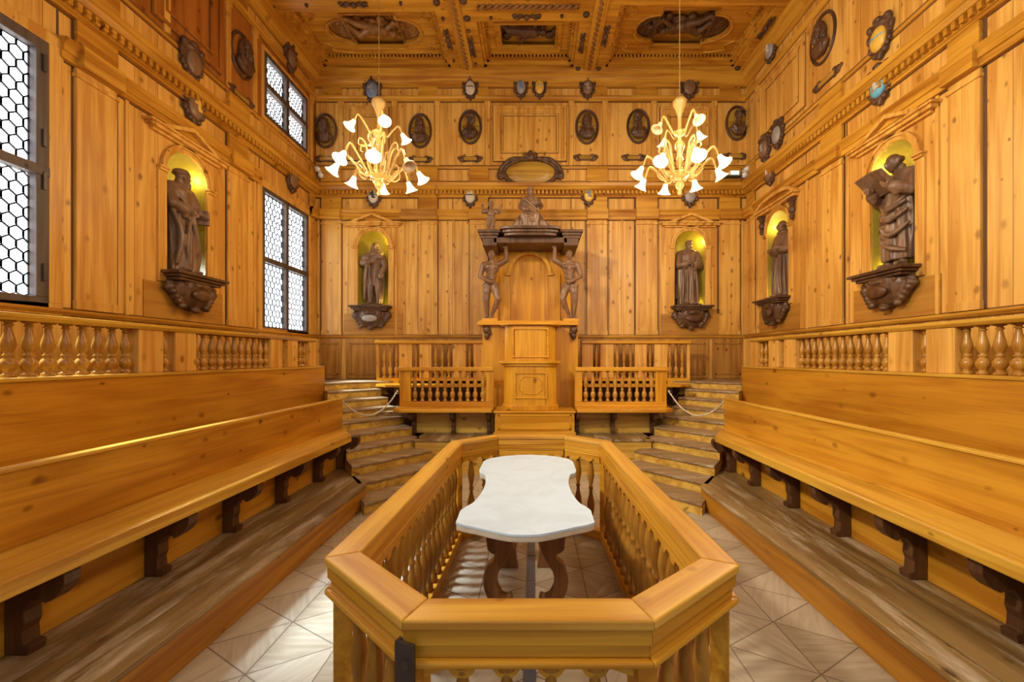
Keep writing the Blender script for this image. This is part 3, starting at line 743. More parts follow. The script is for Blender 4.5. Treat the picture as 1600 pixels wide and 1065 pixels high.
    if kind == 'reader':               # bald man in a toga reading a big open book held before his chest
        robe(mb, h, [(.06, 0, 0, .15, .11, .08, 0), (.2, 0, 0, .15, .115, .10, .6), (.42, 0, 0, .145, .11, .09, 1.5), (.6, 0, 0, .135, .10, .07, 2.2), (.74, 0, 0, .125, .09, .04, 2.6), (.82, 0, 0, .07, .06, 0, 3)], 8)
        torso(mb, h); head(mb, V3(h, -.02, -.05, .93), h*1.08, -.2, .22, 'ring', 0)
        arm(mb, h, (-.125, 0, .78), (-.17, -.06, .63), (-.10, -.19, .68), fd=(.3, -.8, .3), pn=(0, 0, 1), sleeve=1)
        arm(mb, h, (.125, 0, .78), (.17, -.06, .63), (.10, -.19, .68), fd=(-.3, -.8, .3), pn=(0, 0, 1), sleeve=1)
        for q in ([(-.15, -.05, .58), (0, -.13, .50), (.14, -.08, .55)], [(-.15, -.06, .50), (.02, -.14, .40), (.15, -.07, .48)], [(-.14, -.07, .40), (.04, -.14, .27), (.16, -.07, .36)],
                  [(-.13, -.08, .30), (.0, -.13, .18), (.14, -.08, .12)], [(.14, -.05, .62), (-.02, -.12, .48), (-.15, -.06, .34)]): swag(mb, h, q, .024)
        for s_ in (-1, 1):
            mb.limb([V3(h, s_*.06, -.04, .15), V3(h, s_*.07, -.04, .04)], [.05*h, .032*h]); mb.limb([V3(h, s_*.07, -.03, .022), V3(h, s_*.085, -.12, .016)], [.03*h, .022*h])
        bk = ((-.01, -.185, .755), 'open', .5)
    return remesh(mb, .0075*h, 2), bk
def flayed_mesh(h, m):
    """muscular standing nude; m = +1: the arm toward +x is raised to the canopy, the other crosses the belly"""
    mb = MB()
    hip, ch = (0, 0, .50), (.02*m, 0, .72)
    mb.ell(V3(h, ch[0], 0, .735), V3(h, .105, .07, .095)); mb.ell(V3(h, .012*m, 0, .62), V3(h, .078, .058, .08)); mb.ell(V3(h, 0, .008, .52), V3(h, .092, .068, .07))
    for s_ in (-1, 1):
        mb.ell(V3(h, ch[0]+s_*.048, -.052, .755), V3(h, .05, .028, .036)); mb.ell(V3(h, s_*.05, .045, .49), V3(h, .05, .045, .055))
        for k in range(3): mb.ell(V3(h, .012*m+s_*.022, -.05, .665-.04*k), V3(h, .02, .014, .016))
    mb.limb([V3(h, -.10+.02*m, 0, .795), V3(h, .02*m, .008, .815), V3(h, .10+.02*m, 0, .795)], [.045*h, .045*h, .045*h])
    mb.limb([V3(h, .02*m, .005, .81), V3(h, .02*m, -.012, .885)], [.04*h, .036*h])
    head(mb, V3(h, .015*m, -.022, .935), h, -.35*m, .12, 'none', 0)
    sh = (m*.125, 0, .80)
    mb.limb([V3(h, *sh), V3(h, m*.235, -.02, .86), V3(h, m*.225, -.01, 1.02)], [.046*h, .040*h, .028*h]); hand(mb, V3(h, m*.225, -.01, 1.02), (.0, 0, 1), h, (0, -1, 0), .7)
    mb.ell(V3(h, m*.18, -.01, .835), V3(h, .05, .036, .034))
    mb.limb([V3(h, -m*.105, 0, .79), V3(h, -m*.155, .0, .63), V3(h, -m*.03, -.095, .545)], [.046*h, .038*h, .026*h]); hand(mb, V3(h, -m*.03, -.095, .545), (m, -.1, -.4), h, (0, 1, 0), .4)
    # standing leg and bent leg
    mb.limb([V3(h, -m*.05, 0, .48), V3(h, -m*.065, -.012, .27), V3(h, -m*.055, .02, .05)], [.072*h, .048*h, .028*h]); mb.ell(V3(h, -m*.062, .02, .195), V3(h, .042, .044, .07)); mb.ell(V3(h, -m*.058, -.02, .40), V3(h, .06, .05, .09))
    mb.limb([V3(h, m*.055, 0, .48), V3(h, m*.115, -.06, .29), V3(h, m*.02, .02, .07)], [.070*h, .048*h, .027*h]); mb.ell(V3(h, m*.08, -.005, .20), V3(h, .040, .044, .065)); mb.ell(V3(h, m*.085, -.04, .40), V3(h, .058, .05, .085))
    for x in (-m*.055, m*.02): mb.limb([V3(h, x, .03, .02), V3(h, x-.02*m, -.075, .016)], [.026*h, .020*h]); mb.limb([V3(h, x, .02, .06), V3(h, x, .025, .03)], [.027*h, .028*h])
    return remesh(mb, .0065*h, 2)
STAT = [('left', 5.52, 'cloak_profile', 1.38, 'carved wooden statue in cap and cloak turned sideways in the left wall niche', 0),
        ('back', -3.38, 'coat', 1.33, 'carved wooden statue with long hair, short coat and pale stockings, back wall left niche', 0),
        ('back', 3.31, 'friar', 1.38, 'carved wooden statue in broad mantle with joined hands, back wall right niche', 0),
        ('right', 7.63, 'monk', 1.40, 'slender wooden statue with crossed arms in the far niche of the right wall', 0),
        ('right', 5.20, 'reader', 1.42, 'wooden statue of a bald man reading a large open book, right wall', 0)]
for wall, s, kind, h, lab, _ in STAT:
    l, r = on_wall(wall, s, ZN0+.02, -.10)
    me, bk = statue_mesh(kind, h)
    st = mesh_obj('statue', me, 'statue', loc=l, rz=r); tag(st, lab, 'statue')
    obj('plinth', MB().box(-.22, .22, -.20, .14, -.02, .005), 'carve', st, bevel=.006)
    if bk:
        c, q, ang = bk; mb = MB()
        if q == 'open':
            for s_ in (-1, 1):
                R = Matrix.Translation(V3(h, c[0], c[1], c[2])) @ Matrix.Rotation(-.75, 4, 'X') @ Matrix.Rotation(s_*.30, 4, 'Y')
                g = MB(); g.box(0 if s_ > 0 else -.135*h, .135*h if s_ > 0 else 0, -.12*h, .12*h, -.014*h, .014*h)
                g.box(0 if s_ > 0 else -.127*h, .127*h if s_ > 0 else 0, -.112*h, .112*h, .014*h, .03*h)
                bmesh.ops.transform(g.bm, matrix=R, verts=g.bm.verts)
                tmp = bpy.data.meshes.new('t'); g.bm.to_mesh(tmp); g.bm.free(); mb.bm.from_mesh(tmp); bpy.data.meshes.remove(tmp)
        else:
            mb.box(-q[0]*h, q[0]*h, -q[1]*h, q[1]*h, -q[2]*h, q[2]*h)
            bmesh.ops.transform(mb.bm, matrix=Matrix.Translation(V3(h, *c)) @ Matrix.Rotation(ang, 4, 'Z'), verts=mb.bm.verts)
        obj('book', mb, 'statue', st, bevel=.004)

# niches: gilt recess, arch moulding, imposts, pediment, apron board
NL = ['arched statue niche with broken pediment on the left wall beside the near window', 'arched statue niche with triangular pediment, back wall left of the lectern', 'arched statue niche with triangular pediment, back wall right of the lectern',
      'arched statue niche with curved pediment and dark brackets, far end of right wall', 'arched statue niche with triangular pediment, nearer one on right wall']
for i, (wall, s, wd) in enumerate(NICHES):
    l, r = on_wall(wall, s, 0); R_ = wd/2; zs = ZN1-R_
    root = thing('statue_niche', NL[i], 'niche', l, r, 'statue niches')
    mb = MB(); n = 14; dep = .36
    prof = [(-R_*math.cos(PI*k/n), dep*math.sin(PI*k/n)) for k in range(n+1)]
    zr = [ZN0, ZN0+.4, ZN0+.8, zs]
    rows = [[mb.bm.verts.new((x, y, z)) for x, y in prof] for z in zr]
    for k in range(1, 8):
        a = PI/2*k/7.2; rows.append([mb.bm.verts.new((x*math.cos(a), y*math.cos(a), zs+R_*math.sin(a))) for x, y in prof])
    for A, B in zip(rows, rows[1:]):
        for k in range(n): mb.bm.faces.new((A[k], A[k+1], B[k+1], B[k]))
    mb.bm.faces.new(rows[0])
    obj('recess', mb, 'niche', root, smooth=True)
    mb = MB()
    for ro, ri, o in ((R_+.085, R_+.045, .05), (R_+.045, R_, .03)):
        for k in range(16):
            a, b_ = PI*k/16, PI*(k+1)/16
            q = [(ri*math.cos(a), zs+ri*math.sin(a)), (ro*math.cos(a), zs+ro*math.sin(a)), (ro*math.cos(b_), zs+ro*math.sin(b_)), (ri*math.cos(b_), zs+ri*math.sin(b_))]
            mb.prism(q, -o, 0, 'Y')
    obj('arch_moulding', mb, 'pil', root)
    for sx in (-1, 1):
        x0 = sx*(R_+.005); x1 = sx*(R_+.12); a, b_ = min(x0, x1), max(x0, x1)
        obj('impost', MB().box(a, b_, -.055, 0, zs-.06, zs-.025).box(a-.01, b_+.01, -.07, 0, zs-.025, zs), 'pil', root, bevel=.004)
        obj('jamb_board', MB().box(a, b_, -.03, 0, 2.7, zs-.06), 'pil', root, bevel=.004)
    hw = .60
    mb = MB(); zt = 4.50
    if i == 3:
        mb.box(-hw, hw, -.10, 0, zt, zt+.05); mb.box(-hw-.03, hw+.03, -.14, 0, zt+.05, zt+.09)
        for k in range(14):
            a, b_ = PI*k/14, PI*(k+1)/14
            f = lambda t, e: ((hw-.02+e)*math.cos(t), zt+.09+(.17+e)*math.sin(t))
            mb.prism([f(a, -.05), f(a, .02), f(b_, .02), f(b_, -.05)], -.12, 0, 'Y')
        for sx in (-1, 1):
            g = MB(); g.box(sx*.47-.05, sx*.47+.05, -.12, 0, zt-.05, zt); g.lathe([(0, -.17), (.05, -.16), (.06, -.10), (.035, -.05), (.055, .0), (.05, .03)], (sx*.47, -.05, zt-.08), 8)
            g.lathe([(0, -.12), (.03, -.1), (.045, -.05), (.03, 0)], (sx*.47, -.05, zt-.25), 8)
            obj('carved_bracket', g, 'carve', root)
    else:
        mb.box(-hw+.06, hw-.06, -.05, 0, zt-.0, zt+.03); mb.box(-hw, hw, -.10, 0, zt+.03, zt+.07); mb.box(-hw-.03, hw+.03, -.13, 0, zt+.07, zt+.10)
        for sx in (-1, 1):
            mb.prism([(sx*(hw-.12), zt+.10), (sx*(hw-.25), zt+.10), (0, zt+.235), (0, zt+.29)], -.12, 0, 'Y')
        mb.prism([(-.3, zt+.1), (.3, zt+.1), (0, zt+.235)], -.03, 0, 'Y')
    obj('pediment', mb, 'pil', root, bevel=.004)
    obj('apron_board', MB().box(-.62, .62, -.016, 0, 2.24, 2.68), 'apron', root)
    # bracket below
    lc, rc = on_wall(wall, s, ZN0-.02)
    cr = thing('console_bracket', ['carved dark console with scrolls under the statue on the left wall', 'carved console with pale plate under the long haired statue', 'carved dark console under the mantled statue right of the lectern',
               'carved dark console at the far end of the right wall', 'carved console with oval inscription plate under the reading statue'][i], 'console', lc, rc, 'statue consoles')
    obj('shelf', MB().box(-.42, .42, -.27, -.03, -.04, 0).box(-.38, .38, -.24, -.03, -.075, -.04).box(-.34, .34, -.21, -.03, -.11, -.075), 'carve', cr, bevel=.008)
    g = MB(); g.lathe([(0, -.47), (.08, -.46), (.17, -.42), (.24, -.35), (.285, -.26), (.30, -.18), (.29, -.10), (0, -.095)], (0, -.05, 0), 28, sy=.55)
    for k in range(9):
        a = PI*k/8; g.tube([((.30*math.sin(b)+.01)*math.cos(a), -.05-(.175*math.sin(b)+.005)*math.sin(a), -.12-.35*(1-math.sin(b))) for b in [PI/2-.95*q/4*PI/2 for q in range(5)]], .018, 6)
    for sx in (-1, 1):
        for k in range(6):
            t = k/5; g.ell((sx*(.335-.15*t**2), -.075-.03*t, -.15-.27*t), (.055-.012*(k % 2), .05, .045))
        g.ell((sx*.375, -.075, -.21), (.04, .04, .045)); g.ell((sx*.20, -.11, -.43), (.05, .04, .035))
    g.ell((0, -.12, -.47), (.07, .05, .04)); g.ell((0, -.20, -.15), (.10, .05, .04))
    mesh_obj('carved_belly', remesh(g, .012, 1), 'carve', cr)
    g = MB(); g.ell((0, -.215, -.27), (.16, .035, .075), None, 20, 10)
    obj('inscription_plate', g, ['carve', 'p_grey', 'carve', 'carve', 'bracket'][i], cr, smooth=True)
    # hidden niche lamp tucked at the side of the recess
    sx = [1, 1, 1, -1, -1][i]
    lv = Matrix.Rotation(r, 3, 'Z') @ Vector((sx*.22, .10, 4.20))
    lamp('niche_glow', 'POINT', (l[0]+lv.x, l[1]+lv.y, lv.z), 2.2, (1.0, .78, .18), .03)
    lv = Matrix.Rotation(r, 3, 'Z') @ Vector((sx*.22, .12, 2.98))
    lamp('niche_glow', 'POINT', (l[0]+lv.x, l[1]+lv.y, lv.z), 1.1, (1.0, .78, .18), .03)

# ------------------------------------------------------------------ shields, ovals, plaques
def shield(wall, s, z, field, band, lab, w=.30, h=.46, emblem=None, ncrest=True):
    l, r = on_wall(wall, s, z); l = Vector(l)
    root = thing('heraldic_shield', lab, 'coat of arms', l, r, 'heraldic shields')
    g = MB(); W2, H2 = w/2, h/2
    prof = [(-1.0, .06), (-.88, .30), (-.62, .62), (-.30, .86), (.05, .98), (.38, 1.0), (.66, .92), (.86, .86), (1.0, .55)]
    g.loft([[(W2*f*q*math.cos(t), -.03-.055*q*math.sin(t)*(1 if math.sin(t) > 0 else .5), H2*zz) for t in [2*PI*k/20 for k in range(20)]] for zz, f in prof for q in (1,)])
    for sx in (-1, 1):
        g.ell((sx*W2*.78, -.065, H2*.82), (.05, .045, .05)); g.ell((sx*W2*1.0, -.05, H2*.35), (.03, .035, .07)); g.ell((sx*W2*.86, -.05, -H2*.28), (.03, .035, .06)); g.ell((sx*W2*.45, -.05, -H2*.74), (.035, .04, .045))
    g.ell((0, -.08, H2*.93), (.065, .05, .05)); g.ell((0, -.05, -H2*.98), (.03, .035, .045)); g.ell((0, -.07, H2*.70), (W2*.6, .05, .04))
    mesh_obj('carved_border', remesh(g, .011, 1), 'shieldwood', root)
    if field:
        g = MB(); g.ell((0, -.075, -.01), (W2*.70, .055, H2*.66), None, 20, 12)
        obj('painted_field', g, field, root, smooth=True)
        if band:
            g = MB(); g.ell((0, -.079, 0), (W2*.70, .057, H2*.11), None, 20, 8); obj('painted_band', g, band, root, smooth=True)
        if emblem:
            g = MB(); g.ell((.0, -.122, .01), (.03, .02, .085)); g.ell((-.03, -.12, .03), (.045, .02, .02)); g.ell((.02, -.12, -.05), (.04, .02, .02)); obj('emblem', g, emblem, root, smooth=True)
    return root
def sh_back(x, y, *a, **k): return shield('back', bx_(x, D-.05), bz_(y, D-.05), *a, **k)
sh_back(582, 141, 'p_blue', None, 'dark blue painted shield below the ceiling, left end of back wall', emblem='p_grey', w=.36, h=.52)
sh_back(735, 138, 'p_white', 'black', 'white shield with a dark band at the top of the back wall', w=.30)
sh_back(814, 136, 'p_grey', None, 'bluish grey shield, left of the pair above the big panel', emblem='p_blue', w=.27)
sh_back(843, 136, 'p_gold', 'p_grey', 'bright gold shield, right of the pair above the big panel', w=.27)
sh_back(918, 137, 'p_brown', None, 'brown carved shield below the ceiling right of the gold one', w=.30, emblem='p_grey')
sh_back(1077, 136, 'p_brown', None, 'large dark shield behind the right chandelier rod, below the ceiling', w=.36, h=.50)
sh_back(584, 306, 'p_white', 'black', 'dark shield with pale charges just below the left chandelier', w=.30, emblem='black')
sh_back(735, 306, 'p_white', 'black', 'white shield with dark band on the lower cornice left of the cartouche', w=.30)
sh_back(920, 304, 'p_gold', None, 'blue and gold shield on the lower cornice right of the cartouche', w=.30, emblem='p_blue')
sh_back(1078, 305, 'p_grey', None, 'grey shield just below the right chandelier', w=.34)
def side(wall, x, y):
    Wd = 4.6 if wall == 'left' else 4.5
    Y = F*(Wd-.05)/abs(x-833); return Y, bz_(y, Y)
for wall, x, y, f, b_, em, lab in (
    ('left', 300, 97, 'p_brown', None, None, 'dark shield high on the left wall above the cornice'),
    ('left', 303, 166, 'p_brown', None, 'p_gold', 'dark shield with ochre centre on the left wall cornice'),
    ('left', 454, 91, 'p_brown', None, None, 'dark carved shield over the small high window'),
    ('left', 457, 280, 'p_brown', None, None, 'small dark shield between the two far left windows'),
    ('right', 1204, 77, 'p_grey', None, 'p_white', 'pale grey shield under the ceiling at the far end of the right wall'),
    ('right', 1375, 60, 'p_gold', 'p_sky', None, 'gold shield striped in blue, high on the right wall'),
    ('right', 1375, 132, 'p_sky', None, 'p_white', 'bright blue shield with white charge on the right wall cornice'),
    ('right', 1195, 232, 'p_brown', None, 'p_grey', 'dark shield of a close pair near the far right corner'),
    ('right', 1215, 210, 'p_grey', None, None, 'grey shield of a close pair near the far right corner'),
    ('right', 1203, 268, 'p_brown', None, 'p_white', 'dark shield on the cornice beneath the pair at the far right corner')):
    Y, z = side(wall, x, y); shield(wall, Y, z, f, b_, lab, emblem=em, w=.34, h=.48)
def oval(wall, s, z, lab, var=0, w=.43, h=.67):
    l, r = on_wall(wall, s, z)
    root = thing('oval_bust', lab, 'relief', l, r, 'oval portrait busts')
    g = MB(); n = 36; W2, H2 = w/2, h/2
    ring = [[((W2+dx)*math.cos(2*PI*k/n), -o, (H2+dx)*math.sin(2*PI*k/n)) for k in range(n)] for dx, o in ((.03, 0), (.035, .03), (.02, .05), (-.005, .04), (-.02, .0))]
    g.loft(ring, False); obj('oval_frame', g, 'shieldwood', root, smooth=True)
    g = MB(); g.loft([[(W2*f*math.cos(2*PI*k/n), -.006, H2*f*math.sin(2*PI*k/n)) for k in range(n)] for f in (1, .5, .02)], False)
    obj('oval_ground', g, 'giltwood', root)
    g = MB(); q = .95
    head(g, (0.0+.012*var, -.09, .09), 1.25, .55*var, .05, ('short', 'long', 'cap')[abs(var) % 3], 1 if var != 2 else 0)
    g.limb([(0, -.07, .02), (0, -.06, -.06)], [.05, .06]); g.ell((0, -.06, -.13), (.15, .07, .09)); g.ell((0, -.07, -.19), (.11, .06, .06))
    for k in range(4): g.tube([(-.12+.07*k, -.10, -.06), (-.05+.05*k, -.13, -.14), (-.02+.03*k, -.10, -.23)], .015, 6)
    bo = mesh_obj('carved_bust', remesh(g, .011, 1), 'carve', root); bo.scale = (1.18, 1.1, 1.22); bo.location = (0, 0, .02)
    return root
def plaque(wall, s, z, lab, w=.5):
    l, r = on_wall(wall, s, z)
    g = MB(); g.box(-w*.32, w*.32, -.03, 0, -.055, .055)
    for sx in (-1, 1):
        g.ell((sx*w*.38, -.025, 0), (.05, .03, .065)); g.ell((sx*w*.47, -.02, .02), (.035, .025, .035)); g.ell((sx*w*.27, -.03, .06), (.04, .02, .02)); g.ell((sx*w*.27, -.03, -.06), (.04, .02, .02))
    o = mesh_obj('scroll_plaque', remesh(g, .01, 1), 'carve', loc=l, rz=r)
    tag(o, lab, 'plaque', 'scrolled name plaques')
    obj('inscription', MB().box(-w*.27, w*.27, -.038, -.028, -.035, .035), 'giltwood', o)
OV = [(509, 205, 1, 'oval portrait bust in the far left corner of the back wall'), (657, 205, 1, 'oval bust with narrow head right of the left chandelier'), (735, 199, 2, 'oval bust with pointed hood left of the big framed panel'),
      (917, 199, -1, 'oval bust right of the big framed panel'), (997, 198, -2, 'oval bust just left of the right chandelier'), (1151, 193, 0, 'oval bust in the far right corner of the back wall')]
for x, y, v, lab in OV: oval('back', bx_(x, D), bz_(y, D), lab, v)
Y, z = side('left', 381, 87); oval('left', Y, z, 'oval portrait bust high on the left wall beside the small window', -1, .46, .64)
Y, z = side('right', 1283, 60); oval('right', Y, z, 'oval portrait bust high on the right wall', 1, .50, .70)
for x, y, lab in ((511, 249, 'scrolled plaque under the far left corner bust'), (657, 250, 'scrolled plaque under the bust beside the left chandelier'), (735, 249, 'scrolled plaque under the hooded bust'),
                  (915, 247, 'scrolled plaque under the bust right of the framed panel'), (990, 247, 'faint scrolled plaque left of the right chandelier'), (1148, 245, 'shadowed scrolled plaque under the far right corner bust')):
    plaque('back', bx_(x, D), bz_(y, D), lab)
Y, z = side('left', 380, 151); plaque('left', Y, z, 'dark scrolled plaque under the bust on the left wall', .6)
Y, z = side('right', 1289, 124); plaque('right', Y, z, 'dark scrolled plaque under the bust on the right wall', .62)
# large cartouche over the canopy
l, r = on_wall('back', bx_(829, D), bz_(271, D))
ct = thing('cartouche', 'large scrolled gilt cartouche above the seated figure on the canopy', 'cartouche', l, r)
g = MB(); n = 40
def cpt(t, f=1.0): return (.56*f*math.cos(t), .25*f*math.sin(t)*(1 if math.sin(t) > 0 else 1.25)+.02)
for k in range(n):
    a = 2*PI*k/n; x, zz = cpt(a); g.ell((x, -.05, zz), (.05, .045, .04))
for sx in (-1, 1):
    g.tube(smooth_path([(sx*.2, -.06, .30), (sx*.42, -.07, .27), (sx*.60, -.06, .12), (sx*.68, -.06, -.08), (sx*.60, -.07, -.12), (sx*.58, -.07, -.04)]), .035, 8)
    g.ell((sx*.62, -.06, -.05), (.07, .05, .06)); g.ell((sx*.18, -.08, .27), (.09, .05, .045)); g.ell((sx*.10, -.08, .36), (.05, .045, .05)); g.ell((sx*.3, -.06, -.30), (.10, .05, .05))
g.ell((0, -.09, .32), (.09, .06, .10)); g.ell((0, -.09, .40), (.05, .05, .05)); g.ell((0, -.06, -.34), (.14, .05, .05))
mesh_obj('carved_scrollwork', remesh(g, .013, 1), 'carve', ct)
g = MB(); g.loft([[(cpt(2*PI*k/n, f)[0], -o, cpt(2*PI*k/n, f)[1]) for k in range(n)] for f, o in ((.98, .0), (.9, .045), (.5, .07), (.02, .075))], True); obj('gilt_field', g, 'giltwood', ct, smooth=True)
# dark patch of moulding left of the lectern
l, r = on_wall('back', bx_(657, D), bz_(337, D))
tag(obj('moulding_board', MB().box(-.37, .37, -.15, -.10, .06, .10).box(-.39, .39, -.17, -.10, -.12, -.045).box(-.37, .37, -.14, -.10, -.045, .06), 'apron', loc=l, rz=r, bevel=.006), 'short dark repaired length of moulding left of the lectern, back wall', 'moulding')

# ------------------------------------------------------------------ ceiling carvings
def coffer_relief(x0, x1, y0, y1, lab, kind):
    cx, cy_ = (x0+x1)/2, (y0+y1)/2; root = thing('carved_ceiling_panel', lab, 'relief', (cx, cy_, 7.96), 0, 'carved ceiling panels')
    W2, H2 = (x1-x0)/2-.13, (y1-y0)/2-.13
    g = MB()
    if kind == 'rect': hole = rect(-W2*.66, W2*.66, -H2*.62, H2*.62)
    else:
        hole = []
        aw, ah = W2*.72, H2*.66
        for sx, t0 in ((1, -PI/2), (-1, PI/2)):
            base = [(sx*aw*.5, -sx*ah)]
            hole += [(sx*aw*.55, -sx*ah), (sx*aw*.55, -sx*ah*.72)] + [(sx*(aw*.55+aw*.45*math.cos(a)), sx*ah*.72*math.sin(a)) for a in [-PI/2+PI*k/12 for k in range(1, 12)]] + [(sx*aw*.55, sx*ah*.72), (sx*aw*.55, sx*ah)]
    g.fill([rect(-W2, W2, -H2, H2), hole], 0, .06, 'Z'); obj('panel_board', g, 'beam', root)
    g = MB(); n = len(hole)
    g.tube([(p[0]*1.06, p[1]*1.08, -.005) for p in hole]+[(hole[0][0]*1.06, hole[0][1]*1.08, -.005)], .022, 6); obj('raised_moulding', g, 'beam', root, smooth=True)
    g = MB()
    if kind == 'rect':
        frame_rect_xy(g, W2*.80, H2*.78); obj('inner_frame', g, 'beam', root)
        g = MB(); g.cap((-.35, 0, .12), .10, (.1, .03, .11), .12); g.ell((.28, .02, .10), (.08, .08, .08)); g.cap((-.3, .05, .12), .06, (-.55, -.12, .13), .05); g.cap((0, .1, .1), .05, (-.15, .25, .1), .04)
        for k in range(10): g.ell((-.55+.12*k, .2*math.sin(k*1.7), .15), (.09, .08, .05))
    else:
        m = 1 if kind == 'left' else -1
        # reclining figure with swirling clouds
        g.ell((0, .02, .07), (.17, .12, .11)); g.ell((.16*m, .05, .06), (.13, .11, .10)); g.ell((.33*m, .10, .05), (.075, .075, .08)); g.cap((.2*m, .0, .04), .05, (.42*m, -.18, .03), .04); g.cap((.42*m, -.18, .03), .04, (.55*m, -.02, .05), .035)
        g.cap((-.1*m, 0, .06), .09, (-.32*m, .12, .03), .07); g.cap((-.32*m, .12, .03), .065, (-.5*m, -.12, .05), .04); g.cap((-.1*m, -.05, .07), .08, (-.3*m, -.14, .05), .06); g.cap((-.3*m, -.14, .05), .06, (-.46*m, -.24, .06), .035)
        for sx in (-1, 1):
            for rr in (.10, .17, .24, .31): g.tube([(sx*(.62+rr*math.cos(a)*.9), rr*math.sin(a)*.95, .10+.02*math.sin(9*a)) for a in [-PI*.8+PI*1.6*k/14 for k in range(15)]], .032, 6)
        for k in range(18): g.ell((-.75+.09*k, .12*math.sin(k*2.3), .14), (.09, .10, .05))
        for sx in (-1, 1): g.box(sx*.5-.02, sx*.5+.02, -.36, .36, .0, .03)
    mesh_obj('carved_figure', remesh(g, .014, 1), 'rope' if kind == 'left' else 'carve', root)
    if kind != 'rect':
        g = MB()
        for sx in (-1, 1):
            for sy in (-1, 1):
                g.tube(smooth_path([(sx*W2*.93, sy*H2*.45, 0), (sx*W2*.80, sy*H2*.62, -.01), (sx*W2*.86, sy*H2*.78, 0), (sx*W2*.70, sy*H2*.86, -.01), (sx*W2*.52, sy*H2*.92, 0)]), .020, 6)
        obj('corner_scroll', g, 'beam', root, smooth=True)
def frame_rect_xy(g, a, b_, w=.07):
    g.box(-a, a, -b_, -b_+w, -.035, 0); g.box(-a, a, b_-w, b_, -.035, 0); g.box(-a, -a+w, -b_+w, b_-w, -.035, 0); g.box(a-w, a, -b_+w, b_-w, -.035, 0)
for (x0, x1), (y0, y1), lab, kd in zip(CX, ROWS[0], ('carved ceiling coffer with reclining figure above the left chandelier', 'rectangular ceiling coffer with small dark carving over the lectern', 'shadowed carved ceiling coffer above the right chandelier'), ('left', 'rect', 'right')):
    coffer_relief(x0, x1, y0, y1, lab, kd)

# ------------------------------------------------------------------ balusters
def baluster(name, h, r, mat, block=True):
    pr = [(.86, .0), (.86, .05), (.55, .065), (.50, .10), (.70, .13), (.98, .19), (1.0, .25), (.78, .31), (.46, .355), (.62, .37), (.62, .40), (.42, .42), (.55, .46), (.80, .54), (.84, .60), (.72, .68), (.50, .78), (.38, .87), (.36, .90), (.55, .91), (.55, .93), (.38, .94), (.45, .965), (.80, .975), (.80, 1.0)]
    if not block: pr = [(.9, 0), (.9, .07), (.5, .085), (.62, .11), (.5, .14), (.62, .17), (.95, .25), (1.0, .31), (.85, .38), (.5, .46), (.38, .52), (.58, .535), (.58, .56), (.40, .575), (.62, .64), (.86, .72), (.84, .77), (.6, .86), (.42, .92), (.6, .935), (.42, .95), (.85, .965), (.85, 1)]
    return obj(name, MB().lathe([(a*r, z*h) for a, z in pr], seg=14), mat, smooth=True)

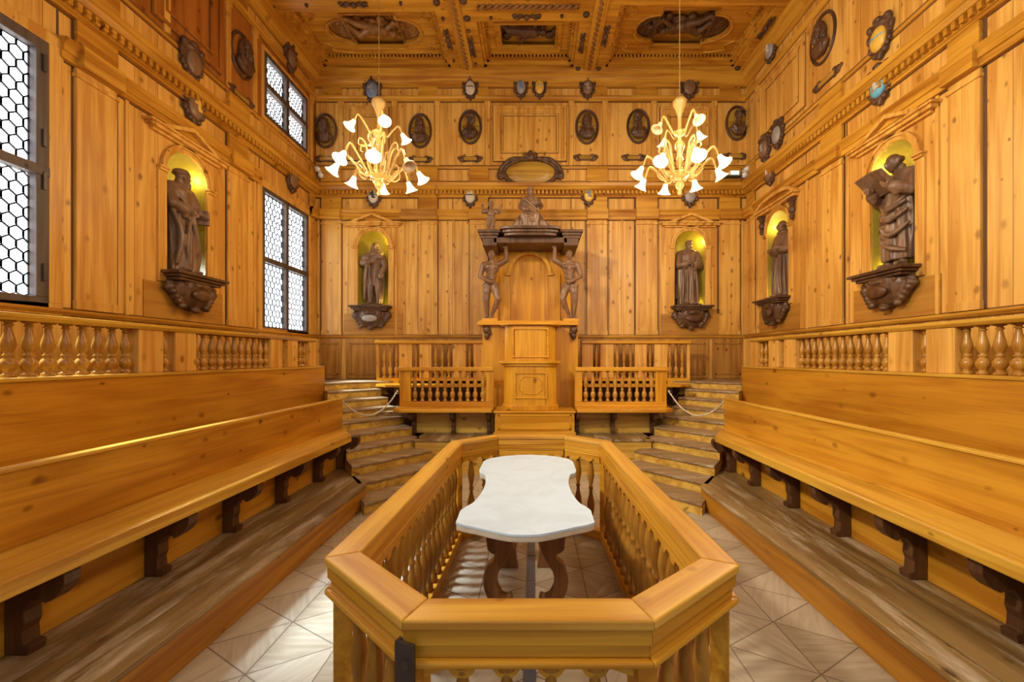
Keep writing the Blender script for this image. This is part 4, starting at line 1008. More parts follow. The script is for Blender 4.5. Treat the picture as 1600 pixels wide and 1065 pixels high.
# ------------------------------------------------------------------ side stalls
def out_x(X): return 4.93+1.52*(X-2.08)          # run of the stairs' outer edge: Y at lateral X
LEGS = {1: [4.87, 4.16, 3.50, 2.83, 2.21, 1.55, .9, 5.45], -1: [5.03, 4.30, 3.58, 2.87, 2.12, 1.45, .8, 5.62]}
def mir(poly, m): return [(m*p[0], p[1]) for p in poly]
Y0 = -0.4
def leg_poly():
    """scrolled bracket seen from the side: (toward the room negative, z)"""
    return [(0, 0), (-.115, 0), (-.125, .045), (-.09, .055), (-.085, .12), (-.10, .16), (-.095, .22), (-.13, .275), (-.18, .285), (-.20, .265), (-.235, .28), (-.275, .315), (-.30, .36), (-.30, .41), (-.285, .435), (0, .435)]
for m, nm_ in ((-1, 'left'), (1, 'right')):
    pf = thing('bench_platform', 'worn low wooden platform under the %s bench' % nm_, 'platform', (0, 0, 0))
    poly = [(1.973, Y0), (2.72, Y0), (2.72, out_x(2.72)), (1.973, out_x(1.973)+.12)]
    obj('platform_top', MB().prism(mir([(1.955, Y0), (2.72, Y0), (2.72, out_x(2.72)-.02), (1.955, out_x(1.955)+.12)], m), .225, .26), 'step', pf, bevel=.006)
    obj('platform_riser', MB().prism(mir(poly, m), 0, .225), 'riser', pf)
    bn = thing('long_bench', 'long pine bench with scrolled dark brackets along the %s wall' % nm_, 'bench', (0, 0, 0))
    e = lambda X: out_x(X)
    obj('seat', MB().prism(mir([(2.30, Y0), (2.675, Y0), (2.675, e(2.675)), (2.30, e(2.30))], m), .69, .775), 'seat', bn, bevel=.010)
    obj('backrest', MB().prism(mir([(2.675, Y0), (2.72, Y0), (2.72, e(2.72)), (2.675, e(2.675))], m), .26, 1.165), 'bench', bn)
    obj('top_strip', MB().prism(mir([(2.665, Y0), (2.735, Y0), (2.735, e(2.735)), (2.665, e(2.665))], m), 1.165, 1.19), 'seat', bn, bevel=.006)
    obj('kick_board', MB().prism(mir([(2.65, Y0), (2.68, Y0), (2.68, e(2.68)-.02), (2.65, e(2.65)-.02)], m), .26, .69), 'bench', bn)
    proto = None
    for i, y in enumerate(LEGS[m]):
        if i == 0:
            proto = obj('bracket_leg', MB().prism([(m*(2.645+p), .26+z*.99) for p, z in leg_poly()], -.04, .04, 'Y'), 'bracket', bn, bevel=.004)
            proto.location = (0, y, 0)
        else: dup(proto, bn, (0, y, 0))
    # second row and gallery
    ga = thing('gallery_parapet', 'tall plank parapet with turned balusters along the %s wall' % nm_, 'parapet', (0, 0, 0))
    obj('plank_panel', MB().prism(mir([(3.73, Y0), (3.79, Y0), (3.79, e(3.76)), (3.73, e(3.73))], m), .50, 1.585), 'panel', ga)
    YE = 7.32
    obj('ledge', MB().prism(mir([(3.715, Y0), (4.0, Y0), (4.0, YE), (3.715, e(3.715))], m), 1.575, 1.605), 'seat', ga, bevel=.006)
    obj('handrail', MB().prism([(m*a, z) for a, z in ((3.82, 2.03), (3.99, 2.03), (4.01, 2.06), (4.01, 2.085), (3.80, 2.085), (3.80, 2.06))], Y0, YE, 'Y'), 'seat', ga, bevel=.006)
    sh = .22 if m < 0 else 0
    posts = [(7.12, YE), (6.50, 6.77), (6.08, 6.36)] + ([(4.20, 4.49), (3.78, 4.06), (1.3, 1.6)] if m > 0 else [(4.46, 4.73), (4.04, 4.31), (1.5, 1.8)])
    for y0, y1 in posts: obj('flat_post', MB().box(min(m*3.83, m*3.98), max(m*3.83, m*3.98), y0, y1, 1.605, 2.03), 'pil', ga, bevel=.006)
    ys = [6.82, 6.95, 7.08, 6.43] + ([4.58+.131*i for i in range(12)] + [4.13] + [3.74-.133*i for i in range(16)] if m > 0 else [4.79+.127*i for i in range(11)] + [4.385] + [3.98-.127*i for i in range(17)])
    pb = baluster('baluster', .425, .050, 'turned'); pb.parent = ga; pb.location = (m*3.9, ys[0], 1.605)
    for y in ys[1:]: dup(pb, ga, (m*3.9, y, 1.605))
    # hidden floors of the second row and of the gallery
    struct('floor_aisle_'+nm_, MB().prism(mir([(2.72, Y0), (3.73, Y0), (3.73, e(3.73)-.1), (2.72, e(2.72)-.02)], m), 0, .52), 'step')
    wx = WR if m > 0 else -WL
    struct('floor_gallery_'+nm_, MB().prism(mir([(3.79, Y0), (wx, Y0), (wx, D), (3.79, D)] if False else [(3.79, Y0), (wx, Y0), (wx, 7.5), (3.79, 7.5)], m), 1.2, 1.30), 'step')

# ------------------------------------------------------------------ stairs in both far corners
def s_in(k): return (1.5+.224*(k-3), 6.14+.274*(k-3))
def s_out(k): return (2.49+.205*(k-4), 5.55+.312*(k-4))
for m, nm_ in ((-1, 'left'), (1, 'right')):
    st = thing('staircase', 'worn wooden corner staircase on the %s of the lectern' % nm_, 'stairs', (0, 0, 0))
    wx = WR if m > 0 else -WL
    for k in range(1, 11):
        a, b_ = Vector(s_in(k)), Vector(s_out(k)); c, d = Vector(s_out(k+1)), Vector(s_in(k+1))
        ov = (d-a).normalized()*.10
        if k < 10: poly = [a, b_, c+ov, d+ov]
        else: poly = [a, b_, Vector((3.72, 7.5)), Vector((wx, 7.5)), Vector((wx, D)), Vector((2.6, D)), Vector((2.6, 8.15))]
        n = -ov.normalized()*.022
        z = .13*k
        obj('riser', MB().prism(mir([tuple(p) for p in poly], m), max(0, z-.26), z-.03), 'stair_riser', st)
        p2 = [a+n, b_+n]+poly[2:]
        obj('tread', MB().prism(mir([tuple(p) for p in p2], m), z-.03, z), 'stair', st, bevel=.006)
for m, nm_ in ((-1, 'left'), (1, 'right')):
    p0, p1 = Vector((m*2.24, 6.86, 1.20)), Vector((m*2.70, 5.86, 1.155))
    pts = [p0.lerp(p1, t/16)-Vector((0, 0, 1))*.30*(1-(2*t/16-1)**2) for t in range(17)]
    g = MB(); n = 130
    def at(t):
        i = min(int(t*16), 15); return pts[i].lerp(pts[i+1], t*16-i)
    for ph in (0, PI):
        g.tube([at(i/n)+Vector((math.cos(i*.7+ph), 0, math.sin(i*.7+ph)))*.006 for i in range(n+1)], .008, 5)
    g.ell(p0, (.018,)*3); g.ell(p1, (.018,)*3)
    tag(obj('barrier_rope', g, 'cord', smooth=True), 'pale cord hung across the %s staircase' % nm_, 'rope')

# ------------------------------------------------------------------ back stalls
struct('floor_stall_front', MB().box(-1.78, 1.78, 6.27, 8.2, 0, .49), 'stair_riser')
struct('floor_stall_board', MB().box(-1.80, 1.80, 6.25, 6.93, .49, .52), 'step', bevel=.006)
struct('floor_stall_middle', MB().box(-2.6, 2.6, 6.93, 8.6, .75, .85), 'step')
struct('floor_stall_rear', MB().box(-2.62, 2.62, 8.12, D, 1.21, 1.30), 'step')
for m, nm_ in ((-1, 'left'), (1, 'right')):
    b1 = thing('stall_bench', 'lower back bench with baluster backrest on the %s of the lectern' % nm_, 'bench', (0, 0, 0))
    xa, xb = (.69 if m > 0 else .65), 2.20
    obj('seat', MB().prism(mir([(xa, 6.48), (xb-.12, 6.48), (xb+.02, 6.60), (xb+.02, 6.93), (xa, 6.93)], m), .895, .945), 'lectern_x', b1, bevel=.008)
    obj('kick_board', MB().box(min(m*xa, m*(xb-.25)), max(m*xa, m*(xb-.25)), 6.86, 6.90, .52, .895), 'stair_riser', b1)
    pr = None
    for x in (.72, 1.30, 1.95):
        if pr is None:
            pr = obj('bracket_leg', MB().prism([(6.86+p*.95, .52+z*.86) for p, z in leg_poly()], -.03, .03, 'X'), 'bracket', b1); pr.location = (m*x, 0, 0)
        else: dup(pr, b1, (m*x, 0, 0))
    obj('base_rail', MB().box(min(m*xa, m*xb), max(m*xa, m*xb), 6.84, 6.92, .945, 1.03), 'lectern_x', b1, bevel=.006)
    obj('handrail', MB().box(min(m*xa, m*(xb+.02)), max(m*xa, m*(xb+.02)), 6.82, 6.95, 1.535, 1.60), 'lectern_x', b1, bevel=.008)
    obj('end_post', MB().box(min(m*(xb-.18), m*xb), max(m*(xb-.18), m*xb), 6.85, 6.92, 1.03, 1.535), 'lectern', b1, bevel=.006)
    obj('flat_post', MB().box(min(m*xa, m*(xa+.12)), max(m*xa, m*(xa+.12)), 6.85, 6.92, 1.03, 1.535), 'lectern', b1, bevel=.006)
    n = 10; pb = None
    for i in range(n):
        x = m*(xa+.12+(xb-.18-xa-.12)*(i+.5)/n)
        if pb is None: pb = baluster('baluster', .505, .042, 'turned'); pb.parent = b1; pb.location = (x, 6.885, 1.03)
        else: dup(pb, b1, (x, 6.885, 1.03))
    b2 = thing('upper_stall', 'upper back balustrade with flat posts on the %s of the lectern' % nm_, 'balustrade', (0, 0, 0))
    xe = 3.06
    obj('seat', MB().prism(mir([(.95, 7.66), (2.72, 7.66), (2.98, 7.88), (2.98, 8.2), (.95, 8.2)], m), 1.21, 1.255), 'lectern_x', b2, bevel=.006)
    obj('base_rail', MB().box(min(m*.95, m*xe), max(m*.95, m*xe), 8.12, 8.20, 1.255, 1.36), 'lectern_x', b2)
    obj('handrail', MB().box(min(m*.95, m*(xe+.02)), max(m*.95, m*(xe+.02)), 8.08, 8.23, 2.03, 2.085), 'lectern_x', b2, bevel=.008)
    pr = obj('bracket_leg', MB().prism([(8.16+p*.9, .85+z*.82) for p, z in leg_poly()], -.03, .03, 'X'), 'bracket', b2); pr.location = (m*2.75, 0, 0)
    for x in (2.0, 1.2): dup(pr, b2, (m*x, 0, 0))
    P = [(3.01, xe)] + [(2.37, 2.62), (1.99, 2.22), (1.31, 1.57), (.95, 1.17)]
    for x0, x1 in P: obj('flat_post', MB().box(min(m*x0, m*x1), max(m*x0, m*x1), 8.12, 8.19, 1.36, 2.03), 'pil', b2, bevel=.005)
    X = [2.68, 2.80, 2.92, 2.295, 1.65, 1.78, 1.91, 1.24]
    pb = baluster('baluster', .67, .043, 'turned'); pb.parent = b2; pb.location = (m*X[0], 8.155, 1.36)
    for x in X[1:]: dup(pb, b2, (m*x, 8.155, 1.36))

# ------------------------------------------------------------------ lectern with canopy
LX = -.05
le = thing('lectern', 'tall pine lectern with bowed front and arched back under a carved canopy', 'lectern', (LX, 0, .52))
def lobj(name, g, mat, **k):
    bmesh.ops.translate(g.bm, verts=g.bm.verts, vec=(0, 0, -.52)); return obj(name, g, mat, le, **k)
lobj('plinth', MB().box(-.56, .71, 6.60, 7.3, .52, .875).box(-.58, .73, 6.58, 7.3, .875, .905).box(-.58, .73, 6.58, 7.3, .52, .57), 'lectern_x', bevel=.008)
g = MB(); frame_rect_xz = None
for q in ((-.50, .65, .61, .63), (-.50, .65, .83, .85), (-.50, -.48, .61, .85), (.63, .65, .61, .85)): g.box(q[0], q[1], 6.588, 6.60, q[2], q[3])
lobj('plinth_moulding', g, 'lectern_x')
def bow(x0, x1, yf, yb, bulge, n=14):
    c = (x0+x1)/2; hw = (x1-x0)/2
    fr = []
    for k in range(n+1):
        t = -1+2*k/n
        fr.append((c+hw*t, yf+bulge*(abs(t)**4 if abs(t) > .0 else 0)))
    return fr+[(x1, yb), (x0, yb)]
lobj('lower_body', MB().prism(bow(-.43, .43, 6.68, 7.3, .12), .905, 1.64), 'lectern', bevel=.004)
lobj('lower_base', MB().prism(bow(-.46, .46, 6.655, 7.3, .12), .905, .99), 'lectern', bevel=.008)
lobj('middle_moulding', MB().prism(bow(-.50, .50, 6.62, 7.35, .13), 1.66, 1.70).prism(bow(-.46, .46, 6.65, 7.35, .13), 1.62, 1.66), 'lectern_x', bevel=.008)
lobj('upper_body', MB().prism(bow(-.42, .42, 6.80, 7.5, .13), 1.70, 2.29), 'lectern', bevel=.004)
g = MB()
def fr_xz(g, x0, x1, z0, z1, w, y0, y1):
    g.box(x0, x1, y0, y1, z0, z0+w); g.box(x0, x1, y0, y1, z1-w, z1); g.box(x0, x0+w, y0, y1, z0+w, z1-w); g.box(x1-w, x1, y0, y1, z0+w, z1-w)
fr_xz(g, -.25, .27, 1.10, 1.52, .022, 6.665, 6.69)
oc = [(-.17, 1.17), (.19, 1.17), (.19, 1.19)]
pts = [(-.11, 1.17), (.13, 1.17), (.15, 1.21), (.19, 1.23), (.19, 1.39), (.15, 1.41), (.13, 1.45), (-.11, 1.45), (-.13, 1.41), (-.17, 1.39), (-.17, 1.23), (-.13, 1.21)]
g.tube([(x, 6.68, z) for x, z in pts+[pts[0]]], .010, 6)
lobj('front_moulding', g, 'lectern_x')
g = MB(); fr_xz(g, -.29, .30, 1.76, 2.24, .022, 6.785, 6.81); lobj('upper_moulding', g, 'lectern_x')
for sx in (-1, 1):
    lobj('side_wing', MB().box(min(sx*.44, sx*.84), max(sx*.44, sx*.84), 7.32, 8.25, .86, 2.32), 'lectern', bevel=.006)
    g = MB(); g.ell((sx*.76, 7.29, 2.24), (.07, .06, .07)); g.ell((sx*.76, 7.30, 2.14), (.05, .04, .07)); g.ell((sx*.72, 7.29, 2.19), (.04, .04, .04))
    lobj('scroll_bracket', g, 'carve', smooth=True)
lobj('desk_ledge', MB().prism(bow(-.50, .50, 6.74, 7.3, .13), 2.29, 2.33).box(-.92, .84, 7.22, 8.3, 2.32, 2.37).box(-.90, .82, 7.25, 8.3, 2.37, 2.40), 'lectern_x', bevel=.008)
g = MB(); g.fill([rect(-.60, .58, 2.40, 3.95), [(p[0], p[1]) for p in arch(-.40, .36, 2.42, 3.80)]], 8.20, .08); lobj('back_frame', g, 'lectern')
lobj('back_panel', MB().box(-.42, .38, 8.27, 8.32, 2.40, 3.9), 'lectern')
g = MB()
for k in range(16):
    a, b_ = PI*k/16, PI*(k+1)/16; c = -.02; zs = 3.80-.38
    g.prism([(c+r_*math.cos(t), zs+r_*math.sin(t)) for r_, t in ((.365, a), (.43, a), (.43, b_), (.365, b_))], 8.16, 8.20, 'Y')
for sx in (-1, 1): g.box(-.02+sx*.41-.055, -.02+sx*.41+.055, 8.15, 8.2, 3.37, 3.42)
lobj('arch_moulding', g, 'lectern')
for sx in (-1, 1):
    lobj('back_wing', MB().box(min(sx*.58, sx*.80), max(sx*.58, sx*.80), 8.25, 8.4, 2.40, 3.95), 'lectern', bevel=.006)
    lobj('figure_pedestal', MB().box(sx*.74-.14, sx*.74+.14, 7.55, 7.9, 2.40, 2.47), 'lectern_x', bevel=.006)
# canopy
CZ = 3.84
g = MB(); g.box(-.67, .67, 7.55, 8.45, CZ, CZ+.10)
g.box(-.75, .75, 7.72, 8.45, CZ+.08, CZ+.25)
for c in (-.74, .74): g.box(c-.13, c+.13, 7.55, 8.45, CZ-.05, CZ+.10)
lobj('canopy_frieze', g, 'carve', bevel=.006)
g = MB()
for o, z0, z1 in ((.02, .10, .15), (.05, .15, .20), (.09, .20, .25)):
    g.prism(bow(-.45-o, .45+o, 7.42-o, 8.5, .06), CZ+z0+.0, CZ+z1)
    for c in (-.75, .75): g.box(c-.14-o*.7, c+.14+o*.7, 7.55-o*.6, 8.45, CZ+z0-.02, CZ+z1-.02)
lobj('canopy_cornice', g, 'carve', bevel=.008)
g = MB(); g.prism(bow(-.40, .40, 7.5, 8.45, .06), CZ+.25, CZ+.30); g.ell((0, 7.9, CZ+.28), (.42, .35, .08)); lobj('canopy_top', g, 'carve', bevel=.006)
for sx, X in ((-1, -.79), (1, .69)):
    m = -sx
    h = 1.27
    me = flayed_mesh(h, m)
    o = mesh_obj('flayed_figure', me, 'flayed', loc=(X, 7.74, 2.475))
    tag(o, ['', 'carved flayed man on the left holding up the canopy with one arm', 'carved flayed man on the right holding up the canopy with one arm'][1 if sx < 0 else 2], 'statue')
    obj('ground_block', MB().box(-.12, .12, -.11, .10, -.02, .01), 'flayed', o, bevel=.006)
# seated woman on the canopy
def seated(h):
    mb = MB()
    robe(mb, h, [(.0, 0, -.03, .36, .20, .06, 0), (.12, 0, -.05, .29, .20, .08, .6), (.26, 0, -.06, .20, .17, .06, 1.2), (.36, 0, -.01, .13, .11, .03, 1.5), (.50, 0, 0, .11, .08, .02, 1.8), (.63, 0, 0, .12, .08, .0, 2), (.68, 0, 0, .06, .05, 0, 2)], 9)
    for s_ in (-1, 1): mb.limb([V3(h, s_*.07, -.02, .26), V3(h, s_*.11, -.20, .24), V3(h, s_*.08, -.20, .03)], [.085*h, .075*h, .055*h])
    torso(mb, h*1.0, .66, .11); head(mb, V3(h, 0, -.02, .80), h*1.25, .25, .05, 'bun', 0)
    arm(mb, h, (-.12, 0, .63), (-.17, -.03, .48), (-.08, -.16, .37), fd=(.6, -.5, -.2), sleeve=1)
    arm(mb, h, (.12, 0, .63), (.18, -.03, .49), (.17, -.17, .46), fd=(0, -1, .3), sleeve=1)
    for q in ([(-.15, -.1, .30), (0, -.25, .20), (.16, -.12, .10)], [(-.12, -.15, .22), (.05, -.25, .12), (.2, -.12, .02)], [(-.1, -.1, .62), (.04, -.1, .48), (.12, -.08, .38)], [(-.2, -.05, .2), (-.24, -.1, .05), (-.28, -.05, .0)]): swag(mb, h, q, .03)
    return remesh(mb, .009*h, 2)
o = mesh_obj('seated_figure', seated(.90), 'statue', loc=(-.05, 7.86, CZ+.32)); o.scale = (1.2, 1.1, 1); tag(o, 'carved seated draped woman on top of the lectern canopy', 'statue')
def putto(h):
    mb = MB(); mb.ell(V3(h, 0, 0, .58), V3(h, .13, .11, .15)); mb.ell(V3(h, 0, -.01, .45), V3(h, .12, .11, .11)); head(mb, V3(h, 0, -.02, .84), h*1.6, .4, .0, 'short', 0)
    mb.limb([V3(h, 0, 0, .68), V3(h, 0, 0, .78)], [.06*h, .055*h])
    mb.limb([V3(h, -.06, 0, .40), V3(h, -.08, -.04, .22), V3(h, -.05, .02, .05)], [.09*h, .065*h, .042*h]); mb.limb([V3(h, .06, 0, .40), V3(h, .07, -.06, .22), V3(h, .08, .02, .05)], [.09*h, .065*h, .042*h])
    for x in (-.05, .08): mb.limb([V3(h, x, .02, .03), V3(h, x-.01, -.08, .025)], [.04*h, .03*h])
    mb.limb([V3(h, -.12, 0, .68), V3(h, -.23, -.04, .60), V3(h, -.24, -.1, .74)], [.055*h, .045*h, .034*h]); hand(mb, V3(h, -.24, -.1, .74), (0, 0, 1), h*1.3)
    mb.limb([V3(h, .12, 0, .67), V3(h, .22, -.03, .58), V3(h, .26, -.12, .66)], [.055*h, .045*h, .034*h]); hand(mb, V3(h, .26, -.12, .66), (.3, -.3, .8), h*1.3)
    for s_ in (-1, 1):
        for k in range(4): mb.ell(V3(h, s_*(.08+.06*k), .10, .66+.03*k-.01*k*k), V3(h, .06, .025, .10-.012*k))
    return remesh(mb, .010*h, 2)
o = mesh_obj('winged_putto', putto(.60), 'statue', loc=(-.78, 7.70, CZ+.235)); tag(o, 'small carved winged putto standing on the canopy left corner', 'statue')

# ------------------------------------------------------------------ balustrade enclosure round the table
ZR = .95
OUT = [(-.40, 1.265), (.37, 1.265), (.80, 1.61), (.75, 4.02), (.36, 4.36), (-.40, 4.36), (-.79, 4.02), (-.84, 1.67)]
def inset(poly, d):
    n = len(poly); out = []
    for i in range(n):
        p0, p1, p2 = Vector(poly[i-1]), Vector(poly[i]), Vector(poly[(i+1) % n])
        d1, d2 = (p1-p0).normalized(), (p2-p1).normalized()
        n1, n2 = Vector((-d1.y, d1.x)), Vector((-d2.y, d2.x))
        bis = (n1+n2).normalized(); out.append(tuple(p1+bis*d/max(.2, bis.dot(n1))))
    return out
en = thing('balustrade_enclosure', 'eight sided pine balustrade enclosure around the marble table', 'balustrade', (0, 1.0, 0))
def eobj(name, g, mat, **k):
    return obj(name, g, mat, en, **k)
def seg_obj(name, i, d0, d1, z0, z1, mat, bevel=.006, extra=None):
    """one mitred length of the ring between two insets, as a part lying along its own x"""
    A, B = inset(OUT, d0), inset(OUT, d1); j = (i+1) % 8
    p = Vector(OUT[i]); q = Vector(OUT[j]); ang = math.atan2((q-p).y, (q-p).x); R = Matrix.Rotation(-ang, 2)
    poly = [tuple(R @ (Vector(t)-p)) for t in (A[i], A[j], B[j], B[i])]
    o = obj(name, MB().prism(poly, z0, z1), mat, en, bevel=bevel); o.location = (p.x, p.y-1.0, 0); o.rotation_euler = (0, 0, ang)
    return o
pbal = baluster('baluster', .70, .038, 'turned_dark', False); used = False
for i in range(8):
    j = (i+1) % 8
    seg_obj('top_rail', i, 0, .125, ZR-.032, ZR, 'rail')
    seg_obj('frieze_board', i, .010, .118, ZR-.085, ZR-.032, 'rail_front', .004)
    seg_obj('lower_frieze', i, .022, .114, ZR-.128, ZR-.085, 'rail_front', .004)
    seg_obj('bead_moulding', i, .000, .112, ZR-.150, ZR-.128, 'rail_front', .007)
    seg_obj('base_rail', i, .02, .11, 0.0, .09, 'rail_front')
    mid = inset(OUT, .064); p, q = Vector(mid[i]), Vector(mid[j]); L = (q-p).length; d = (q-p)/L; ang = math.atan2(d.y, d.x)
    n = max(2, round((L-.16)/.128))
    # scalloped lower board
    xs = [.08+(L-.16)*(k+.5)/n for k in range(n)]
    gp = (L-.16)/n; bot = []
    for x in xs:
        for dx, dz in ((-.32, 0), (-.24, -.018), (-.14, -.03), (.14, -.03), (.24, -.018), (.32, 0)): bot.append((x+dx*gp, ZR-.178+dz))
    poly = [(.03, ZR-.14), (.03, ZR-.205)]+bot+[(L-.03, ZR-.205), (L-.03, ZR-.14)]
    o = obj('scalloped_board', MB().prism(poly, -.018, .046, 'Y'), 'rail_front', en); o.location = (p.x, p.y-1.0, 0); o.rotation_euler = (0, 0, ang)
    for k, x in enumerate(xs):
        c = p+d*x
        b_ = pbal if not used else dup(pbal, en)
        used = True; b_.parent = en; b_.location = (c.x, c.y-1.0, .09)
    # corner post at the start of this side
    o = obj('corner_post', MB().box(-.035, .035, -.035, .035, .09, ZR-.14), 'rail_front', en, bevel=.005); o.location = (p.x, p.y-1.0, 0)
    a0 = math.atan2((Vector(mid[i])-Vector(mid[i-1])).y, (Vector(mid[i])-Vector(mid[i-1])).x); o.rotation_euler = (0, 0, a0+((ang-a0+PI) % (2*PI)-PI)/2)
pbal.scale = (1, 1, .71/.70)
# dark iron strap on the near left corner
p = Vector(OUT[0])
g = MB(); g.box(-.01, .045, -.012, 0, -.125, 0); g.box(-.022, -.01, -.012, .05, -.125, 0); g.lathe([(0, -.02), (.012, -.018), (.012, .0), (0, .0)], (.02, -.012, -.05), 8)
o = obj('iron_strap', g, 'iron', en); o.location = (p.x+.004, p.y-1.0+.002, ZR-.06); o.rotation_euler = (0, 0, -.36)

# ------------------------------------------------------------------ marble table
TX, TZ = -.045, .82
tb = thing('dissection_table', 'white marble topped table with waisted outline inside the enclosure', 'table', (TX, 3.0, 0))
def sp(*p): return [tuple(q)[:2] for q in smooth_path([(x, y, 0) for x, y in p], 4)]
half = sp((0, 2.19), (.07, 2.195), (.154, 2.226), (.264, 2.284), (.34, 2.318), (.393, 2.355)) + sp((.398, 2.54), (.378, 2.60), (.339, 2.687), (.312, 2.88), (.308, 3.05), (.317, 3.18), (.334, 3.285), (.345, 3.33), (.362, 3.35), (.385, 3.37)) + [(.402, 3.45)] + sp((.402, 3.74), (.375, 3.82), (.33, 3.875), (.24, 3.94), (.12, 3.985), (0, 4.0))
sm = half
outl = [(x, y-3.0) for x, y in sm] + [(-x, y-3.0) for x, y in sm[::-1][1:-1]]
obj('table_top', MB().prism(outl, TZ-.012, TZ), 'marble', tb)
obj('top_edge', MB().prism([(x*.995, y*.998) for x, y in outl], TZ-.045, TZ-.012), 'marble_edge', tb, bevel=.006)
def lyre(sx):
    P = [(.08, .775), (.08, .70), (.085, .62), (.095, .57), (.115, .52), (.14, .48), (.165, .44), (.178, .39), (.172, .34), (.15, .295), (.12, .28), (.09, .29), (.08, .26), (.085, .22), (.095, .17)]
    outer = [(.25, .775), (.25, .70), (.24, .62), (.235, .575), (.215, .555), (.19, .545), (.185, .525), (.205, .505), (.235, .48), (.255, .43), (.262, .38), (.255, .33), (.235, .28), (.205, .25), (.17, .22), (.16, .18), (.19, .12), (.22, .06), (.24, .0), (.08, .0), (.09, .06), (.10, .12)]
    poly = [(sx*x, z) for x, z in outer] + [(sx*x, z) for x, z in P[::-1]]
    return poly
for yy in (-.42, .5):
    for sx in (-1, 1):
        o = obj('lyre_leg', MB().prism(lyre(sx), -.035, .035, 'Y'), 'table_leg', tb, bevel=.005); o.location = (0, yy, 0)
    o = obj('top_bearer', MB().box(-.30, .30, -.05, .05, .715, .775), 'table_leg', tb, bevel=.005); o.location = (0, yy, 0)
g = MB()
for k in range(6): g.box(-.035, .035, 2.0+.42*k, 2.405+.42*k, 0.0, .006)
o = obj('floor_strip', g, 'steel', loc=(-.02, 0, 0)); tag(o, 'dark grey jointed strip let into the floor under the marble table', 'floor strip')

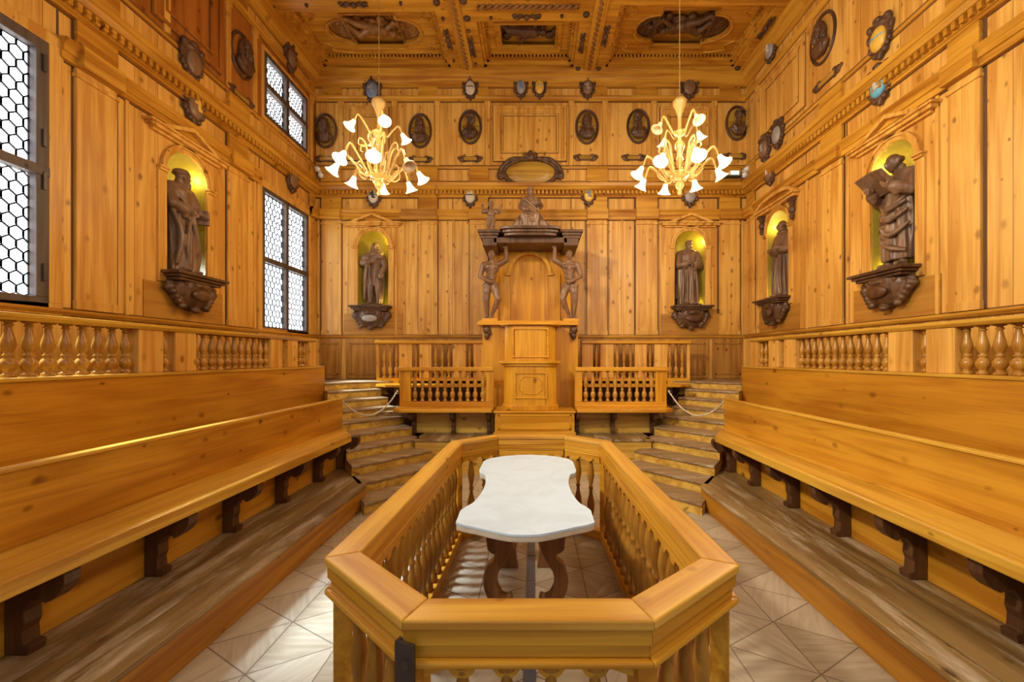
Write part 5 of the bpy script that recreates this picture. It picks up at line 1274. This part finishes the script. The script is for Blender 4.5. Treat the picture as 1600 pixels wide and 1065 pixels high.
# ------------------------------------------------------------------ chandeliers
def chandelier(loc, lab, rot=0.0, off=(), top=8.1):
    root = thing('chandelier', lab, 'chandelier', loc, 0)
    st = [(0, -.44), (.015, -.43), (.028, -.40), (.018, -.37), (.045, -.33), (.06, -.29), (.04, -.25), (.02, -.23), (.10, -.205), (.15, -.17), (.155, -.15), (.10, -.14), (.04, -.13), (.03, -.08), (.045, -.02), (.05, .04), (.025, .10), (.045, .15), (.065, .20), (.06, .25), (.025, .30), (.02, .34), (.07, .37), (.085, .40), (.03, .43), (.022, .52), (.03, .62), (.055, .70), (.085, .76), (.095, .80), (.07, .84), (.03, .86), (.012, .88), (0, .89)]
    obj('stem', MB().lathe(st, seg=18), 'glass', root, smooth=True)
    obj('hanging_rod', MB().tube([(0, 0, .88), (0, 0, top-loc[2])], .0055, 8), 'glass', root)
    bell = [(.012, .0), (.030, -.005), (.036, -.03), (.045, -.07), (.062, -.11), (.085, -.14), (.105, -.155), (.10, -.158), (.08, -.145), (.055, -.11), (.035, -.06), (.0, -.04)]
    k = 0
    for tier, n, R, z0, zb, up in (('low', 8, .50, -.15, -.12, .22), ('high', 4, .30, .40, .42, .16)):
        for i in range(n):
            a = rot+2*PI*i/n+(.3 if tier == 'high' else 0); c, s_ = math.cos(a), math.sin(a)
            pts = smooth_path([(.08*c, .08*s_, z0), (R*.35*c, R*.35*s_, z0-.03), (R*.62*c, R*.62*s_, z0+up*.55), (R*.86*c, R*.86*s_, z0+up), (R*1.0*c, R*1.0*s_, zb+.045)])
            am = obj('arm', MB().tube(pts, [.014]*len(pts), 8), 'glass', root, smooth=True)
            lit = k not in off; k += 1
            g = MB(); g.lathe(bell, seg=16)
            sc = .88 if tier == 'low' else .76
            m4 = Matrix.Translation((R*c, R*s_, zb+.05)) @ Matrix.Rotation(a, 4, 'Z') @ Matrix.Rotation(-.55, 4, 'Y') @ Matrix.Scale(sc, 4)
            bmesh.ops.transform(g.bm, matrix=m4, verts=g.bm.verts)
            obj('shade', g, 'bulb_on' if lit else 'bulb_off', am, smooth=True)
            if tier == 'low':
                # curled glass leaf rising between the arms
                b2 = a+PI/n; c2, s2 = math.cos(b2), math.sin(b2)
                pts = smooth_path([(.09*c2, .09*s2, -.15), (.13*c2, .13*s2, .02), (.17*c2, .17*s2, .20), (.24*c2, .24*s2, .25), (.26*c2, .26*s2, .18), (.22*c2, .22*s2, .16)])
                obj('curled_leaf', MB().tube(pts, [.018-.011*q/len(pts) for q in range(len(pts))], 7), 'glass', root, smooth=True)
                pts = smooth_path([(.10*c2, .10*s2, -.16), (.20*c2, .20*s2, -.20), (.28*c2, .28*s2, -.12), (.24*c2, .24*s2, -.05), (.19*c2, .19*s2, -.10)])
                obj('curled_leaf', MB().tube(pts, [.015-.009*q/len(pts) for q in range(len(pts))], 7), 'glass', root, smooth=True)
    for dz, e in ((-.38, 14), (.30, 15)):
        for q in range(3):
            a = 2*PI*q/3+.4; lamp('bulb_and_fill_glow', 'POINT', (loc[0]+.42*math.cos(a), loc[1]+.42*math.sin(a), loc[2]+dz), e, WARM, .08)
    return root
chandelier((bx_(592, 5.5), 5.5, 4.33), 'amber glass chandelier with lit bell shades hanging on the left', .25, (7, 9))
chandelier((bx_(1062, 5.5), 5.5, 4.33), 'amber glass chandelier with lit bell shades hanging on the right', .05, (10, 11))

# ------------------------------------------------------------------ small fixtures in the far corners
for X, lab in ((WL+.13, 'small white twin spotlight in the far left corner above the cornice'), (WR-.07, 'small white twin spotlight in the far right corner above the cornice')):
    root = thing('spotlight', lab, 'spotlight', (X, D-.09, 5.62), 0, 'corner spotlights')
    obj('mount', MB().box(-.02, .02, -.02, .09, -.08, .10), 'white', root, bevel=.004)
    for dz, dx in ((.08, 0), (-.05, .05 if X < 0 else -.03)):
        g = MB(); g.tube([(dx, .0, dz), (dx*1.3, -.06, dz-.02), (dx*1.6, -.12, dz-.05)], [.03, .045, .055], 12); h_ = obj('lamp_head', g, 'white', root, smooth=True)
root = thing('emergency_light', 'small emergency lamp with green glow in the far right corner', 'emergency light', (bx_(1148, D-.1), D-.02, bz_(270, D-.1)))
obj('housing', MB().box(-.10, .10, -.09, 0, -.05, .05), 'white', root, bevel=.01); obj('green_lens', MB().box(-.08, .08, -.10, -.09, -.03, .035), 'green', root, bevel=.006)
obj('shelf_board', MB().box(-.24, .12, -.12, 0, -.10, -.07), 'black', root)
